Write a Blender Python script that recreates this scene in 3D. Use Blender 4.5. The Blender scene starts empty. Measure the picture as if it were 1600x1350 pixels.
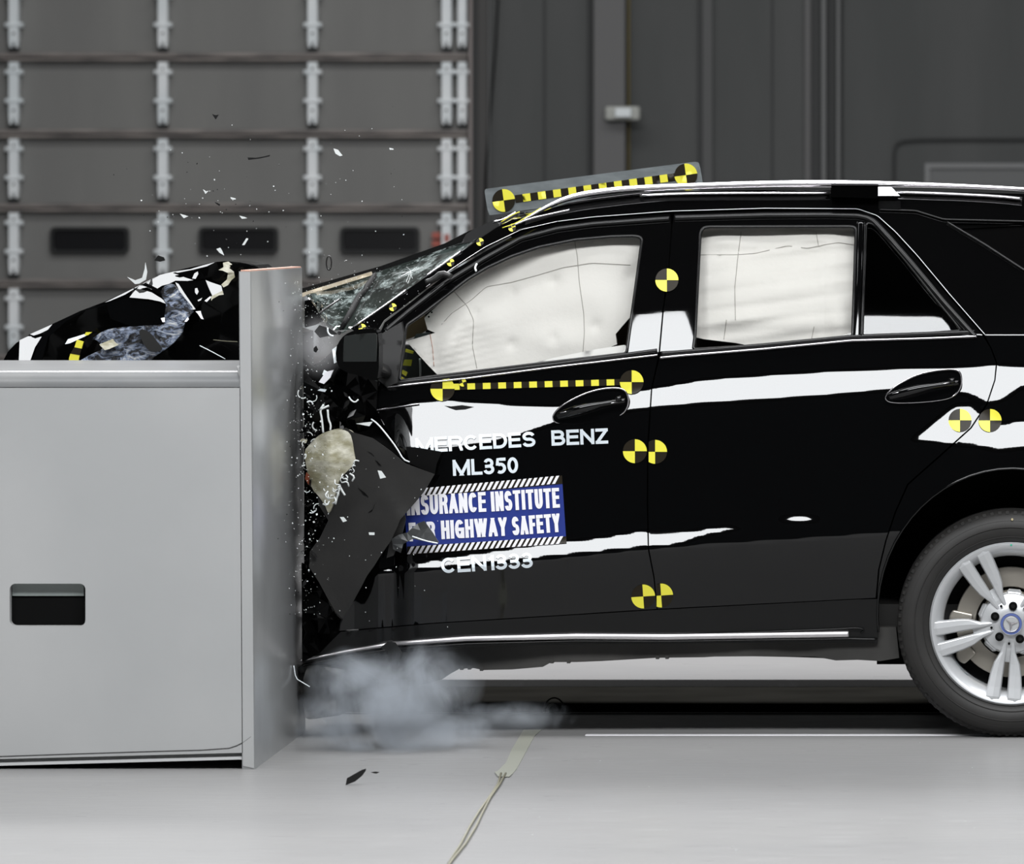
import bpy, bmesh, math, random
import numpy as np
from mathutils import Vector, Matrix
from mathutils.geometry import delaunay_2d_cdt

sc = bpy.context.scene
COL = sc.collection
PI = math.pi

# ------------------------------------------------------------------ camera
D, F, CX, CY, EYE = 18.0, 8784.0, 1550.0, 340.0, 1.666   # metres, pixels
cam_d = bpy.data.cameras.new('camera')
cam = bpy.data.objects.new('camera', cam_d)
COL.objects.link(cam)
cam.location = (0, -D, EYE)
cam.rotation_euler = (PI / 2, 0, 0)
cam_d.sensor_fit = 'HORIZONTAL'
cam_d.sensor_width = 36.0
cam_d.lens = F / 1600 * 36
cam_d.shift_x = (800 - CX) / 1600
cam_d.shift_y = -(675 - CY) / 1600
cam_d.clip_end = 200
cam_d.dof.use_dof = True
cam_d.dof.focus_distance = 18.1
cam_d.dof.aperture_fstop = 6.3
sc.camera = cam

# ------------------------------------------------------------------ world, lamps, exposure
sc.view_settings.view_transform = 'Standard'
sc.view_settings.look = 'None'
sc.view_settings.gamma = 1.0
sc.view_settings.use_curve_mapping = False
sc.view_settings.exposure = 0.0
sc.cycles.volume_bounces = 2
w = bpy.data.worlds.new('world'); sc.world = w
w.use_nodes = True
w.node_tree.nodes['Background'].inputs[0].default_value = (0.8, 0.9, 1.0, 1)
w.node_tree.nodes['Background'].inputs[1].default_value = 0.03


def area(name, loc, size, energy, target=None, color=(1, 1, 1)):
    d = bpy.data.lights.new(name, 'AREA')
    d.shape = 'RECTANGLE'; d.size, d.size_y = size
    d.energy = energy; d.color = color
    o = bpy.data.objects.new(name, d); COL.objects.link(o)
    o.location = loc
    if target is not None:
        dv = Vector(target) - Vector(loc)
        o.rotation_euler = dv.to_track_quat('-Z', 'Y').to_euler()
    return o


# radiance L of a one-sided area lamp of area A: power = pi * L * A
def bank(name, loc, size, L, target=None, color=(1, 1, 1)):
    return area(name, loc, size, PI * L * size[0] * size[1], target, color)


bank('lamp_bank_front', (0.0, -6.6, 6.6), (12.0, 2.2), 18.5, None, (0.96, 0.98, 1.0))
bank('lamp_bank_over', (-0.5, -0.7, 7.4), (11.0, 2.6), 7.5, None, (0.97, 0.98, 1.0))
bank('fill_bank_rear', (-1.5, 7.5, 7.6), (10.0, 2.6), 31.0, None, (0.98, 0.98, 1.0))  # added unseen bank, brightens the floor behind the car
bank('fill_bank_hall', (-3.0, 17.5, 9.0), (12.0, 2.0), 4.9, (-4.0, 25.0, 3.0))  # added unseen bank, lights the far door and wall

# ------------------------------------------------------------------ helpers
def s_at(Y):
    return (D + Y) / F


def W(px, py, Y=0.0):
    s = (D + Y) / F
    return Vector(((px - CX) * s, Y, EYE - (py - CY) * s))


def tag(o, label=None, cat=None, group=None, kind=None):
    if label: o['label'] = label
    if cat: o['category'] = cat
    if group: o['group'] = group
    if kind: o['kind'] = kind
    return o


def link(name, me, mat=None, parent=None):
    if mat is not None and not me.materials:
        me.materials.append(mat)
    o = bpy.data.objects.new(name, me)
    COL.objects.link(o)
    if parent is not None:
        o.parent = parent
        o.matrix_parent_inverse = parent.matrix_world.inverted() if parent.type != 'EMPTY' else Matrix.Translation(-parent.location)
    return o


def empty(name, loc, label, cat, group=None):
    o = bpy.data.objects.new(name, None)
    o.location = loc
    COL.objects.link(o)
    return tag(o, label, cat, group)


def mesh(name, verts, faces, mat, parent=None, smooth=False):
    me = bpy.data.meshes.new(name)
    me.from_pydata([tuple(v) for v in verts], [], faces)
    me.update()
    if smooth:
        me.polygons.foreach_set('use_smooth', [True] * len(me.polygons))
    return link(name, me, mat, parent)


def box_bm(bm, lo, hi):
    x0, y0, z0 = lo; x1, y1, z1 = hi
    v = [bm.verts.new(p) for p in [(x0, y0, z0), (x1, y0, z0), (x1, y1, z0), (x0, y1, z0),
                                   (x0, y0, z1), (x1, y0, z1), (x1, y1, z1), (x0, y1, z1)]]
    for f in [(0, 3, 2, 1), (4, 5, 6, 7), (0, 1, 5, 4), (1, 2, 6, 5), (2, 3, 7, 6), (3, 0, 4, 7)]:
        bm.faces.new([v[i] for i in f])


def bm_obj(name, bm, mat, parent=None, smooth=False, bevel=0.0, seg=2):
    me = bpy.data.meshes.new(name)
    bmesh.ops.recalc_face_normals(bm, faces=bm.faces)
    bm.to_mesh(me); bm.free()
    if smooth:
        me.polygons.foreach_set('use_smooth', [True] * len(me.polygons))
    o = link(name, me, mat, parent)
    if bevel:
        m = o.modifiers.new('bevel', 'BEVEL'); m.width = bevel; m.segments = seg; m.limit_method = 'ANGLE'
    return o


def boxpx(bm, x0, x1, y0, y1, Ya, Yb):
    """box whose front face at depth Ya covers the given rectangle"""
    a = W(x0, y1, Ya); b = W(x1, y0, Ya)
    box_bm(bm, (a.x, Ya, a.z), (b.x, Yb, b.z))


def inside(P, poly):
    poly = np.asarray(poly, float)
    x, y = P[:, 0], P[:, 1]
    res = np.zeros(len(P), bool)
    n = len(poly)
    j = n - 1
    for i in range(n):
        xi, yi = poly[i]; xj, yj = poly[j]
        c = ((yi > y) != (yj > y)) & (x < (xj - xi) * (y - yi) / ((yj - yi) if yj != yi else 1e-9) + xi)
        res ^= c
        j = i
    return res


def resample(poly, step, closed=True):
    out = []
    n = len(poly)
    for i in range(n if closed else n - 1):
        a = poly[i]; b = poly[(i + 1) % n]
        L = math.hypot(b[0] - a[0], b[1] - a[1])
        k = max(1, int(math.ceil(L / step)))
        for j in range(k):
            t = j / k
            out.append((a[0] + (b[0] - a[0]) * t, a[1] + (b[1] - a[1]) * t))
    if not closed:
        out.append(tuple(poly[-1]))
    return out


def smooth_pts(pts, it=2, closed=False):
    """Chaikin corner cutting, works on tuples of any length"""
    for _ in range(it):
        new = []
        n = len(pts)
        if not closed: new.append(tuple(pts[0]))
        for i in range(n if closed else n - 1):
            a = pts[i]; b = pts[(i + 1) % n]
            new.append(tuple(a[k] * .75 + b[k] * .25 for k in range(len(a))))
            new.append(tuple(a[k] * .25 + b[k] * .75 for k in range(len(a))))
        if not closed: new.append(tuple(pts[-1]))
        pts = new
    return pts


def cdt(outline, holes=(), step=6.0, jitter=0.0, seed=1):
    rnd = random.Random(seed)
    loops = [resample(outline, step)] + [resample(h, step) for h in holes]
    pts, edges = [], []
    for lp in loops:
        b = len(pts)
        pts += lp
        edges += [(b + i, b + (i + 1) % len(lp)) for i in range(len(lp))]
    nb = len(pts)
    A = np.array(pts)
    x0, y0 = A.min(0); x1, y1 = A.max(0)
    gx, gy = np.meshgrid(np.arange(x0 + step * .5, x1, step), np.arange(y0 + step * .5, y1, step))
    G = np.stack([gx.ravel(), gy.ravel()], 1)
    if jitter and len(G):
        G = G + np.array([[rnd.uniform(-1, 1) * jitter * step, rnd.uniform(-1, 1) * jitter * step] for _ in range(len(G))])
    if len(G):
        m = inside(G, loops[0])
        for h in loops[1:]: m &= ~inside(G, h)
        G = G[m]
    if len(G):
        keep = np.ones(len(G), bool)
        for i in range(0, nb, 400):
            d = np.hypot(G[:, None, 0] - A[None, i:i + 400, 0], G[:, None, 1] - A[None, i:i + 400, 1]).min(1)
            keep &= d > step * .45
        G = G[keep]
    allp = [Vector(p) for p in pts] + [Vector((float(a), float(b))) for a, b in G]
    r = delaunay_2d_cdt(allp, edges, [], 0, 1e-6)
    V = np.array([tuple(v) for v in r[0]])
    T = [tuple(f) for f in r[2]]
    C = np.array([V[list(f)].mean(0) for f in T])
    m = inside(C, loops[0])
    for h in loops[1:]: m &= ~inside(C, h)
    T = [t for t, k in zip(T, m) if k]
    used = sorted({i for t in T for i in t})
    mp = {u: i for i, u in enumerate(used)}
    return V[used], [tuple(mp[i] for i in t) for t in T]


def boundary(T):
    cnt = {}
    for t in T:
        for i in range(len(t)):
            a, b = t[i], t[(i + 1) % len(t)]
            cnt.setdefault((min(a, b), max(a, b)), []).append((a, b))
    return [e[0] for e in cnt.values() if len(e) == 1]


def panel(name, outline, Yf, mat, parent=None, holes=(), step=6.0, thick=0.01, back=False, flat=False, jitter=0.0,
          seed=1, nf=None, off=0.0):
    """a curved sheet whose outline is given in picture coordinates and whose depth is Yf(px, py)"""
    V2, T = cdt(outline, holes, step, jitter, seed)
    Ys_ = np.array([Yf(x, y) + off for x, y in V2])
    verts = [W(x, y, Y) for (x, y), Y in zip(V2, Ys_)]
    # orientation: normals toward the camera (-Y)
    faces = []
    for t in T:
        a, b, c = (verts[i] for i in t[:3])
        if (b - a).cross(c - a).y > 0: t = t[::-1]
        faces.append(t)
    nmain = len(faces)
    n0 = len(verts)
    bd = boundary(faces)
    ids = {}
    for a, b in bd:
        for i in (a, b):
            if i not in ids:
                ids[i] = len(verts)
                verts.append(verts[i].copy()); verts.append(verts[i] + Vector((0, thick, 0)))
    for a, b in bd:
        faces.append((ids[b], ids[a], ids[a] + 1, ids[b] + 1))
    if back:
        k = len(verts)
        verts += [v + Vector((0, thick, 0)) for v in verts[:n0]]
        faces += [tuple(i + k for i in t[::-1]) for t in faces[:nmain]]
    me = bpy.data.meshes.new(name)
    me.from_pydata([tuple(v) for v in verts], [], faces)
    me.update()
    if not flat:
        me.polygons.foreach_set('use_smooth', [i < nmain for i in range(len(faces))])
        if nf is not None:
            ln = []
            for p in me.polygons:
                if p.index < nmain:
                    for vi in p.vertices: ln.append(nf(V2[vi][0], V2[vi][1]))
                else:
                    for vi in p.vertices: ln.append(tuple(p.normal))
            me.normals_split_custom_set(ln)
    return link(name, me, mat, parent)


def tube_mesh(pts, rads, seg=10, closed=False):
    """pts world Vectors; rads (r_side, r_depth) per point; depth axis is Y"""
    verts, faces = [], []
    n = len(pts)
    for i, p in enumerate(pts):
        a = pts[(i - 1) % n] if (closed or i > 0) else pts[i]
        b = pts[(i + 1) % n] if (closed or i < n - 1) else pts[i]
        t = (b - a).normalized() if (b - a).length > 1e-9 else Vector((1, 0, 0))
        up = Vector((0, 1, 0))
        side = t.cross(up)
        if side.length < 1e-4: side = Vector((1, 0, 0))
        side.normalize()
        dep = side.cross(t).normalized()
        rs, rd = rads[i]
        for k in range(seg):
            an = 2 * PI * k / seg
            verts.append(p + side * (math.cos(an) * rs) + dep * (math.sin(an) * rd))
    m = n if closed else n - 1
    for i in range(m):
        for k in range(seg):
            a = i * seg + k; b = i * seg + (k + 1) % seg
            c = ((i + 1) % n) * seg + (k + 1) % seg; d = ((i + 1) % n) * seg + k
            faces.append((a, b, c, d))
    if not closed:
        faces.append(tuple(range(seg))[::-1]); faces.append(tuple((n - 1) * seg + k for k in range(seg)))
    return verts, faces


def barpx(name, pts, wpx, mat, parent=None, depth=None, seg=10, closed=False, smooth=1):
    """a round bar through picture points (px, py, Y[, width])"""
    if smooth: pts = smooth_pts(pts, smooth, closed)
    P = [W(p[0], p[1], p[2]) for p in pts]
    R = []
    for p in pts:
        wd = (p[3] if len(p) > 3 else wpx) * s_at(p[2]) / 2
        R.append((wd, wd if depth is None else depth))
    v, f = tube_mesh(P, R, seg, closed)
    me = bpy.data.meshes.new(name); me.from_pydata([tuple(x) for x in v], [], f); me.update()
    bm = bmesh.new(); bm.from_mesh(me); bmesh.ops.recalc_face_normals(bm, faces=bm.faces); bm.to_mesh(me); bm.free()
    me.polygons.foreach_set('use_smooth', [len(q.vertices) == 4 for q in me.polygons])
    return link(name, me, mat, parent)


# ------------------------------------------------------------------ materials
def mat(name, col, rough=0.5, metal=0.0, ior=1.5, coat=0.0, coat_ior=1.5, coat_rough=0.02, spec=None):
    m = bpy.data.materials.new(name); m.use_nodes = True
    b = m.node_tree.nodes['Principled BSDF']
    c = tuple(col) + (1,) if len(col) == 3 else col
    b.inputs['Base Color'].default_value = c
    b.inputs['Roughness'].default_value = rough
    b.inputs['Metallic'].default_value = metal
    b.inputs['IOR'].default_value = ior
    b.inputs['Coat Weight'].default_value = coat
    b.inputs['Coat IOR'].default_value = coat_ior
    b.inputs['Coat Roughness'].default_value = coat_rough
    if spec is not None: b.inputs['Specular IOR Level'].default_value = spec
    return m


def noise_tint(m, c1, c2, scale=3.0, stretch=(1, 1, 1), detail=6, lo=0.35, hi=0.65, bump=0.0, bscale=None, rough=None):
    """procedural colour variation between c1 and c2 in object coordinates"""
    nt = m.node_tree; N = nt.nodes; L = nt.links
    b = N['Principled BSDF']
    tc = N.new('ShaderNodeTexCoord'); mp = N.new('ShaderNodeMapping'); mp.inputs['Scale'].default_value = stretch
    L.new(tc.outputs['Object'], mp.inputs[0])
    nz = N.new('ShaderNodeTexNoise'); nz.inputs['Scale'].default_value = scale; nz.inputs['Detail'].default_value = detail
    L.new(mp.outputs[0], nz.inputs['Vector'])
    cr = N.new('ShaderNodeValToRGB')
    cr.color_ramp.elements[0].position = lo; cr.color_ramp.elements[1].position = hi
    cr.color_ramp.elements[0].color = (*c1, 1); cr.color_ramp.elements[1].color = (*c2, 1)
    L.new(nz.outputs['Fac'], cr.inputs[0]); L.new(cr.outputs[0], b.inputs['Base Color'])
    if rough:
        mr = N.new('ShaderNodeMapRange'); mr.inputs['To Min'].default_value = rough[0]; mr.inputs['To Max'].default_value = rough[1]
        mr.inputs['From Min'].default_value = lo; mr.inputs['From Max'].default_value = hi
        L.new(nz.outputs['Fac'], mr.inputs['Value']); L.new(mr.outputs[0], b.inputs['Roughness'])
    if bump:
        nb = N.new('ShaderNodeTexNoise'); nb.inputs['Scale'].default_value = bscale or scale * 4; nb.inputs['Detail'].default_value = 4
        L.new(mp.outputs[0], nb.inputs['Vector'])
        bp = N.new('ShaderNodeBump'); bp.inputs['Strength'].default_value = bump; bp.inputs['Distance'].default_value = 0.01
        L.new(nb.outputs['Fac'], bp.inputs['Height']); L.new(bp.outputs[0], b.inputs['Normal'])
    return m


M = {}
M['paint'] = mat('black_paint', (0.0015, 0.0015, 0.0016), 0.05, ior=1.56)
M['satin'] = mat('satin_black_trim', (0.006, 0.006, 0.006), 0.25, ior=1.38)
M['wreck'] = mat('wrecked_black_paint', (0.0012, 0.0012, 0.0012), 0.10, ior=1.25)
M['rubber'] = mat('rubber', (0.011, 0.0108, 0.0105), 0.5)
M['sheet'] = noise_tint(mat('dark_plastic_sheet', (0.02, 0.02, 0.02), 0.42), (0.011, 0.0105, 0.0098), (0.017, 0.0162, 0.0152), 8, bump=0.08)
M['black'] = mat('matt_black', (0.003, 0.003, 0.003), 0.7, spec=0.08)
M['under'] = noise_tint(mat('underbody', (0.02, 0.02, 0.018), 0.6), (0.022, 0.021, 0.019), (0.04, 0.038, 0.035), 6)
M['chrome'] = mat('chrome', (0.66, 0.64, 0.66), 0.2, 1.0)
M['sill'] = mat('brushed_sill_strip', (0.80, 0.77, 0.78), 0.42, 1.0)
M['alloy'] = mat('silver_alloy', (0.60, 0.61, 0.62), 0.36, 0.4, coat=0.2)
M['yellow'] = mat('yellow_sticker', (0.80, 0.74, 0.06), 0.4)
M['tblack'] = mat('dark_sticker', (0.014, 0.010, 0.004), 0.4, spec=0.25)
M['white'] = mat('white_vinyl', (0.70, 0.76, 0.80), 0.35)
M['ltext'] = mat('white_print', (0.85, 0.84, 0.88), 0.4)
M['blue'] = mat('blue_vinyl', (0.017, 0.034, 0.22), 0.35)
M['bag'] = noise_tint(mat('airbag_cloth', (0.78, 0.77, 0.72), 0.8), (0.71, 0.70, 0.675), (0.77, 0.76, 0.735), 2.5, bump=0.10, bscale=60)
M['thread'] = mat('grey_thread', (0.38, 0.37, 0.35), 0.8)
M['tan'] = noise_tint(mat('tan_foam', (0.6, 0.5, 0.35), 0.6), (0.42, 0.35, 0.24), (0.56, 0.49, 0.37), 20)
M['brown'] = mat('brown_cloth', (0.09, 0.05, 0.02), 0.7)
M['interior'] = mat('dark_interior', (0.012, 0.011, 0.010), 0.6)
M['mirror'] = mat('mirror_glass', (0.020, 0.023, 0.022), 0.3, 0.0)
M['disc'] = mat('brake_disc_steel', (0.42, 0.39, 0.34), 0.4, 0.8)
M['bluering'] = mat('blue_enamel', (0.10, 0.14, 0.36), 0.3)
M['chip'] = mat('pale_chip', (0.75, 0.78, 0.77), 0.3)
M['bchip'] = mat('black_chip', (0.006, 0.006, 0.006), 0.35)
M['plate'] = noise_tint(mat('grey_plate', (0.15, 0.17, 0.175), 0.45), (0.12, 0.135, 0.14), (0.17, 0.19, 0.195), 14, stretch=(1, 1, 3))
M['foam'] = noise_tint(mat('beige_foam', (0.4, 0.38, 0.25), 0.5), (0.30, 0.28, 0.18), (0.62, 0.60, 0.50), 16, stretch=(1, 1, 1.8), lo=0.38, hi=0.66, bump=0.5, bscale=30)
M['flap'] = mat('grey_plastic_flap', (0.05, 0.052, 0.053), 0.35)
M['rust'] = mat('red_brown_plastic', (0.14, 0.03, 0.01), 0.4)
# barrier paint
M['barrier'] = noise_tint(mat('grey_barrier_paint', (0.4, 0.41, 0.41), 0.38), (0.385, 0.39, 0.39), (0.43, 0.432, 0.43), 1.3, bump=0.02, bscale=12)
M['bface'] = noise_tint(mat('impact_face_steel', (0.36, 0.37, 0.37), 0.28, 0.5), (0.34, 0.345, 0.35), (0.44, 0.45, 0.45), 2.0)
M['edge'] = mat('worn_red_edge', (0.55, 0.30, 0.22), 0.6)
# hall
M['door'] = noise_tint(mat('door_panel_paint', (0.2, 0.2, 0.19), 0.6), (0.185, 0.185, 0.178), (0.215, 0.215, 0.205), 1.0, stretch=(2, 1, .4))
M['rail'] = noise_tint(mat('door_rail', (0.2, 0.18, 0.16), 0.5), (0.13, 0.12, 0.115), (0.30, 0.27, 0.25), 3, stretch=(1, 1, 8))
M['galv'] = noise_tint(mat('galvanised', (0.68, 0.75, 0.77), 0.45, 0.0), (0.78, 0.84, 0.86), (0.93, 0.96, 0.97), 2)
M['darkmetal'] = mat('dark_metal', (0.02, 0.022, 0.022), 0.5)
M['wall'] = noise_tint(mat('hall_wall_paint', (0.1, 0.102, 0.1), 0.7), (0.064, 0.068, 0.067), (0.080, 0.083, 0.082), 0.8, stretch=(3, 1, .5))
M['col'] = mat('steel_column_paint', (0.13, 0.13, 0.13), 0.6)
M['walldark'] = mat('wall_seam_and_shade', (0.04, 0.042, 0.042), 0.7)
M['pipe'] = mat('grey_pipe', (0.20, 0.205, 0.205), 0.5)
M['yellowpipe'] = mat('ochre_conduit', (0.16, 0.13, 0.05), 0.6)
M['lightbox'] = mat('pale_box', (0.42, 0.43, 0.40), 0.5)
M['redmark'] = mat('faded_red_mark', (0.45, 0.12, 0.09), 0.7)
M['pane'] = mat('dark_pane', (0.004, 0.004, 0.005), 0.25)
M['tape'] = mat('clear_tape', (0.30, 0.305, 0.26), 0.3)
M['cable'] = mat('olive_cable', (0.17, 0.16, 0.11), 0.6)


def floor_mat():
    m = mat('painted_floor', (0.5, 0.5, 0.5), 0.3, spec=0.03)
    nt = m.node_tree; N = nt.nodes; L = nt.links; b = N['Principled BSDF']
    tc = N.new('ShaderNodeTexCoord')
    mp = N.new('ShaderNodeMapping'); mp.inputs['Scale'].default_value = (0.35, 1.2, 1)
    L.new(tc.outputs['Object'], mp.inputs[0])
    n1 = N.new('ShaderNodeTexNoise'); n1.inputs['Scale'].default_value = 1.0; n1.inputs['Detail'].default_value = 5
    L.new(mp.outputs[0], n1.inputs['Vector'])
    cr = N.new('ShaderNodeValToRGB')
    cr.color_ramp.elements[0].position = 0.35; cr.color_ramp.elements[1].position = 0.65
    cr.color_ramp.elements[0].color = (0.214, 0.212, 0.211, 1); cr.color_ramp.elements[1].color = (0.234, 0.231, 0.228, 1)
    L.new(n1.outputs['Fac'], cr.inputs[0])
    mp2 = N.new('ShaderNodeMapping'); mp2.inputs['Scale'].default_value = (1.2, 7, 1)
    L.new(tc.outputs['Object'], mp2.inputs[0])
    n2 = N.new('ShaderNodeTexNoise'); n2.inputs['Scale'].default_value = 5; n2.inputs['Detail'].default_value = 8
    L.new(mp2.outputs[0], n2.inputs['Vector'])
    cr2 = N.new('ShaderNodeValToRGB')
    cr2.color_ramp.elements[0].position = 0.66; cr2.color_ramp.elements[1].position = 0.74
    cr2.color_ramp.elements[0].color = (0, 0, 0, 1); cr2.color_ramp.elements[1].color = (.5, .5, .5, 1)
    L.new(n2.outputs['Fac'], cr2.inputs[0])
    mx = N.new('ShaderNodeMixRGB'); mx.blend_type = 'MIX'; mx.inputs[2].default_value = (0.31, 0.31, 0.31, 1)
    L.new(cr2.outputs[0], mx.inputs[0]); L.new(cr.outputs[0], mx.inputs[1]); L.new(mx.outputs[0], b.inputs['Base Color'])
    mr = N.new('ShaderNodeMapRange'); mr.inputs['To Min'].default_value = 0.22; mr.inputs['To Max'].default_value = 0.4
    L.new(n2.outputs['Fac'], mr.inputs['Value']); L.new(mr.outputs[0], b.inputs['Roughness'])
    return m


def scraped_mat():
    """black paint scraped white and blue by the impact"""
    m = mat('scraped_paint', (0.004, 0.004, 0.005), 0.25, ior=1.6)
    nt = m.node_tree; N = nt.nodes; L = nt.links; b = N['Principled BSDF']
    tc = N.new('ShaderNodeTexCoord')
    mp = N.new('ShaderNodeMapping'); mp.inputs['Rotation'].default_value = (0, 0.7, 0); mp.inputs['Scale'].default_value = (1, 1, 2.2)
    L.new(tc.outputs['Object'], mp.inputs[0])
    n = N.new('ShaderNodeTexNoise'); n.inputs['Scale'].default_value = 16; n.inputs['Detail'].default_value = 9
    n.inputs['Roughness'].default_value = 0.72; n.inputs['Distortion'].default_value = 1.2
    L.new(mp.outputs[0], n.inputs['Vector'])
    cr = N.new('ShaderNodeValToRGB'); e = cr.color_ramp.elements
    e[0].position = 0.46; e[0].color = (0.004, 0.004, 0.006, 1)
    e[1].position = 0.66; e[1].color = (0.75, 0.75, 0.72, 1)
    k = cr.color_ramp.elements.new(0.54); k.color = (0.20, 0.25, 0.36, 1)
    L.new(n.outputs['Fac'], cr.inputs[0]); L.new(cr.outputs[0], b.inputs['Base Color'])
    bp = N.new('ShaderNodeBump'); bp.inputs['Strength'].default_value = 0.6; bp.inputs['Distance'].default_value = 0.02
    L.new(n.outputs['Fac'], bp.inputs['Height']); L.new(bp.outputs[0], b.inputs['Normal'])
    return m


def glass_mat(name, tint, fres=1.5, crack=False, gloss=1.0):
    m = bpy.data.materials.new(name); m.use_nodes = True
    nt = m.node_tree; N = nt.nodes; L = nt.links
    N.remove(N['Principled BSDF']); out = N['Material Output']
    tr = N.new('ShaderNodeBsdfTransparent'); tr.inputs[0].default_value = (*tint, 1)
    gl = N.new('ShaderNodeBsdfGlossy'); gl.inputs['Roughness'].default_value = 0.02
    fr = N.new('ShaderNodeFresnel'); fr.inputs[0].default_value = fres
    mx = N.new('ShaderNodeMixShader')
    L.new(fr.outputs[0], mx.inputs[0]); L.new(tr.outputs[0], mx.inputs[1]); L.new(gl.outputs[0], mx.inputs[2])
    last = mx
    if crack:
        tc = N.new('ShaderNodeTexCoord')
        mp = N.new('ShaderNodeMapping'); mp.inputs['Rotation'].default_value = (0, -0.5, 0); mp.inputs['Scale'].default_value = (1, .4, 1.3)
        L.new(tc.outputs['Object'], mp.inputs[0])
        vo = N.new('ShaderNodeTexVoronoi'); vo.feature = 'DISTANCE_TO_EDGE'; vo.inputs['Scale'].default_value = 75
        L.new(mp.outputs[0], vo.inputs['Vector'])
        nz = N.new('ShaderNodeTexNoise'); nz.inputs['Scale'].default_value = 9; nz.inputs['Detail'].default_value = 9
        nz.inputs['Roughness'].default_value = 0.82
        L.new(mp.outputs[0], nz.inputs['Vector'])
        c1 = N.new('ShaderNodeMapRange'); c1.inputs['From Min'].default_value = 0.0; c1.inputs['From Max'].default_value = 0.10
        c1.inputs['To Min'].default_value = 0.75; c1.inputs['To Max'].default_value = 0.0
        L.new(vo.outputs['Distance'], c1.inputs['Value'])
        c2 = N.new('ShaderNodeMapRange'); c2.inputs['From Min'].default_value = 0.515; c2.inputs['From Max'].default_value = 0.78
        L.new(nz.outputs['Fac'], c2.inputs['Value'])
        mu = N.new('ShaderNodeMath'); mu.operation = 'MULTIPLY'
        L.new(c1.outputs[0], mu.inputs[0]); L.new(c2.outputs[0], mu.inputs[1])
        ad = N.new('ShaderNodeMath'); ad.operation = 'ADD'; ad.use_clamp = True
        m2 = N.new('ShaderNodeMath'); m2.operation = 'MULTIPLY'; m2.inputs[1].default_value = 0.55
        L.new(c2.outputs[0], m2.inputs[0])
        L.new(mu.outputs[0], ad.inputs[0]); L.new(m2.outputs[0], ad.inputs[1])
        df = N.new('ShaderNodeBsdfDiffuse'); df.inputs[0].default_value = (0.62, 0.72, 0.70, 1)
        mx2 = N.new('ShaderNodeMixShader')
        L.new(ad.outputs[0], mx2.inputs[0]); L.new(mx.outputs[0], mx2.inputs[1]); L.new(df.outputs[0], mx2.inputs[2])
        last = mx2
    L.new(last.outputs[0], out.inputs[0])
    return m


M['floor'] = floor_mat()
M['scraped'] = scraped_mat()
M['glass'] = glass_mat('side_window_glass', (0.955, 0.95, 0.935), 1.3)
M['tint'] = glass_mat('tinted_glass', (0.12, 0.17, 0.14), 1.6)
M['crack'] = glass_mat('cracked_windscreen', (0.36, 0.47, 0.43), 1.35, crack=True)

# ------------------------------------------------------------------ floor and hall
FL = W(0, 1200, 0)
bm = bmesh.new()
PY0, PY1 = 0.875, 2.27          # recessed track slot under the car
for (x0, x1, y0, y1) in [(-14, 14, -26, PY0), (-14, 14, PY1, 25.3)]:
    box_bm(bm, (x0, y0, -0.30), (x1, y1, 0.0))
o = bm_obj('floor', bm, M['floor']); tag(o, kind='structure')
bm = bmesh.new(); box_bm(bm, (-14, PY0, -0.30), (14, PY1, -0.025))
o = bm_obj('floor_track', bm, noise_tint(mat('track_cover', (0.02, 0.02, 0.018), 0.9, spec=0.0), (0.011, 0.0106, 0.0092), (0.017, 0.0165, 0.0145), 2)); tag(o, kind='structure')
bm = bmesh.new(); box_bm(bm, (-14, PY0 - 0.012, -0.02), (14, PY0 + 0.01, 0.004))
o = bm_obj('trim_1', bm, M['darkmetal']); tag(o, kind='structure')
# pale strip along the track, its colour standing in for a floor highlight
bm = bmesh.new(); box_bm(bm, (W(915, 0, 0.1).x, 0.075, -0.01), (14, 0.115, 0.0025))
o = bm_obj('floor_highlight', bm, mat('highlight_strip', (0.75, 0.74, 0.76), 0.35), bevel=0.001); tag(o, kind='structure')

YW = 25.3
bm = bmesh.new()
a = W(-300, 340, YW); b = W(742, 340, YW); c = W(2600, 340, YW)
# wall to the right of the door (with returns so that it has depth)
box_bm(bm, (b.x, YW, 0), (c.x, YW + 0.3, 10.5))
o = bm_obj('wall_back', bm, M['wall']); tag(o, kind='structure')
bm = bmesh.new()
box_bm(bm, (-14, -26, 10.5), (14, YW + 0.3, 10.8))
o = bm_obj('ceiling', bm, mat('dark_ceiling', (0.03, 0.03, 0.03), 0.8)); tag(o, kind='structure')

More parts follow.
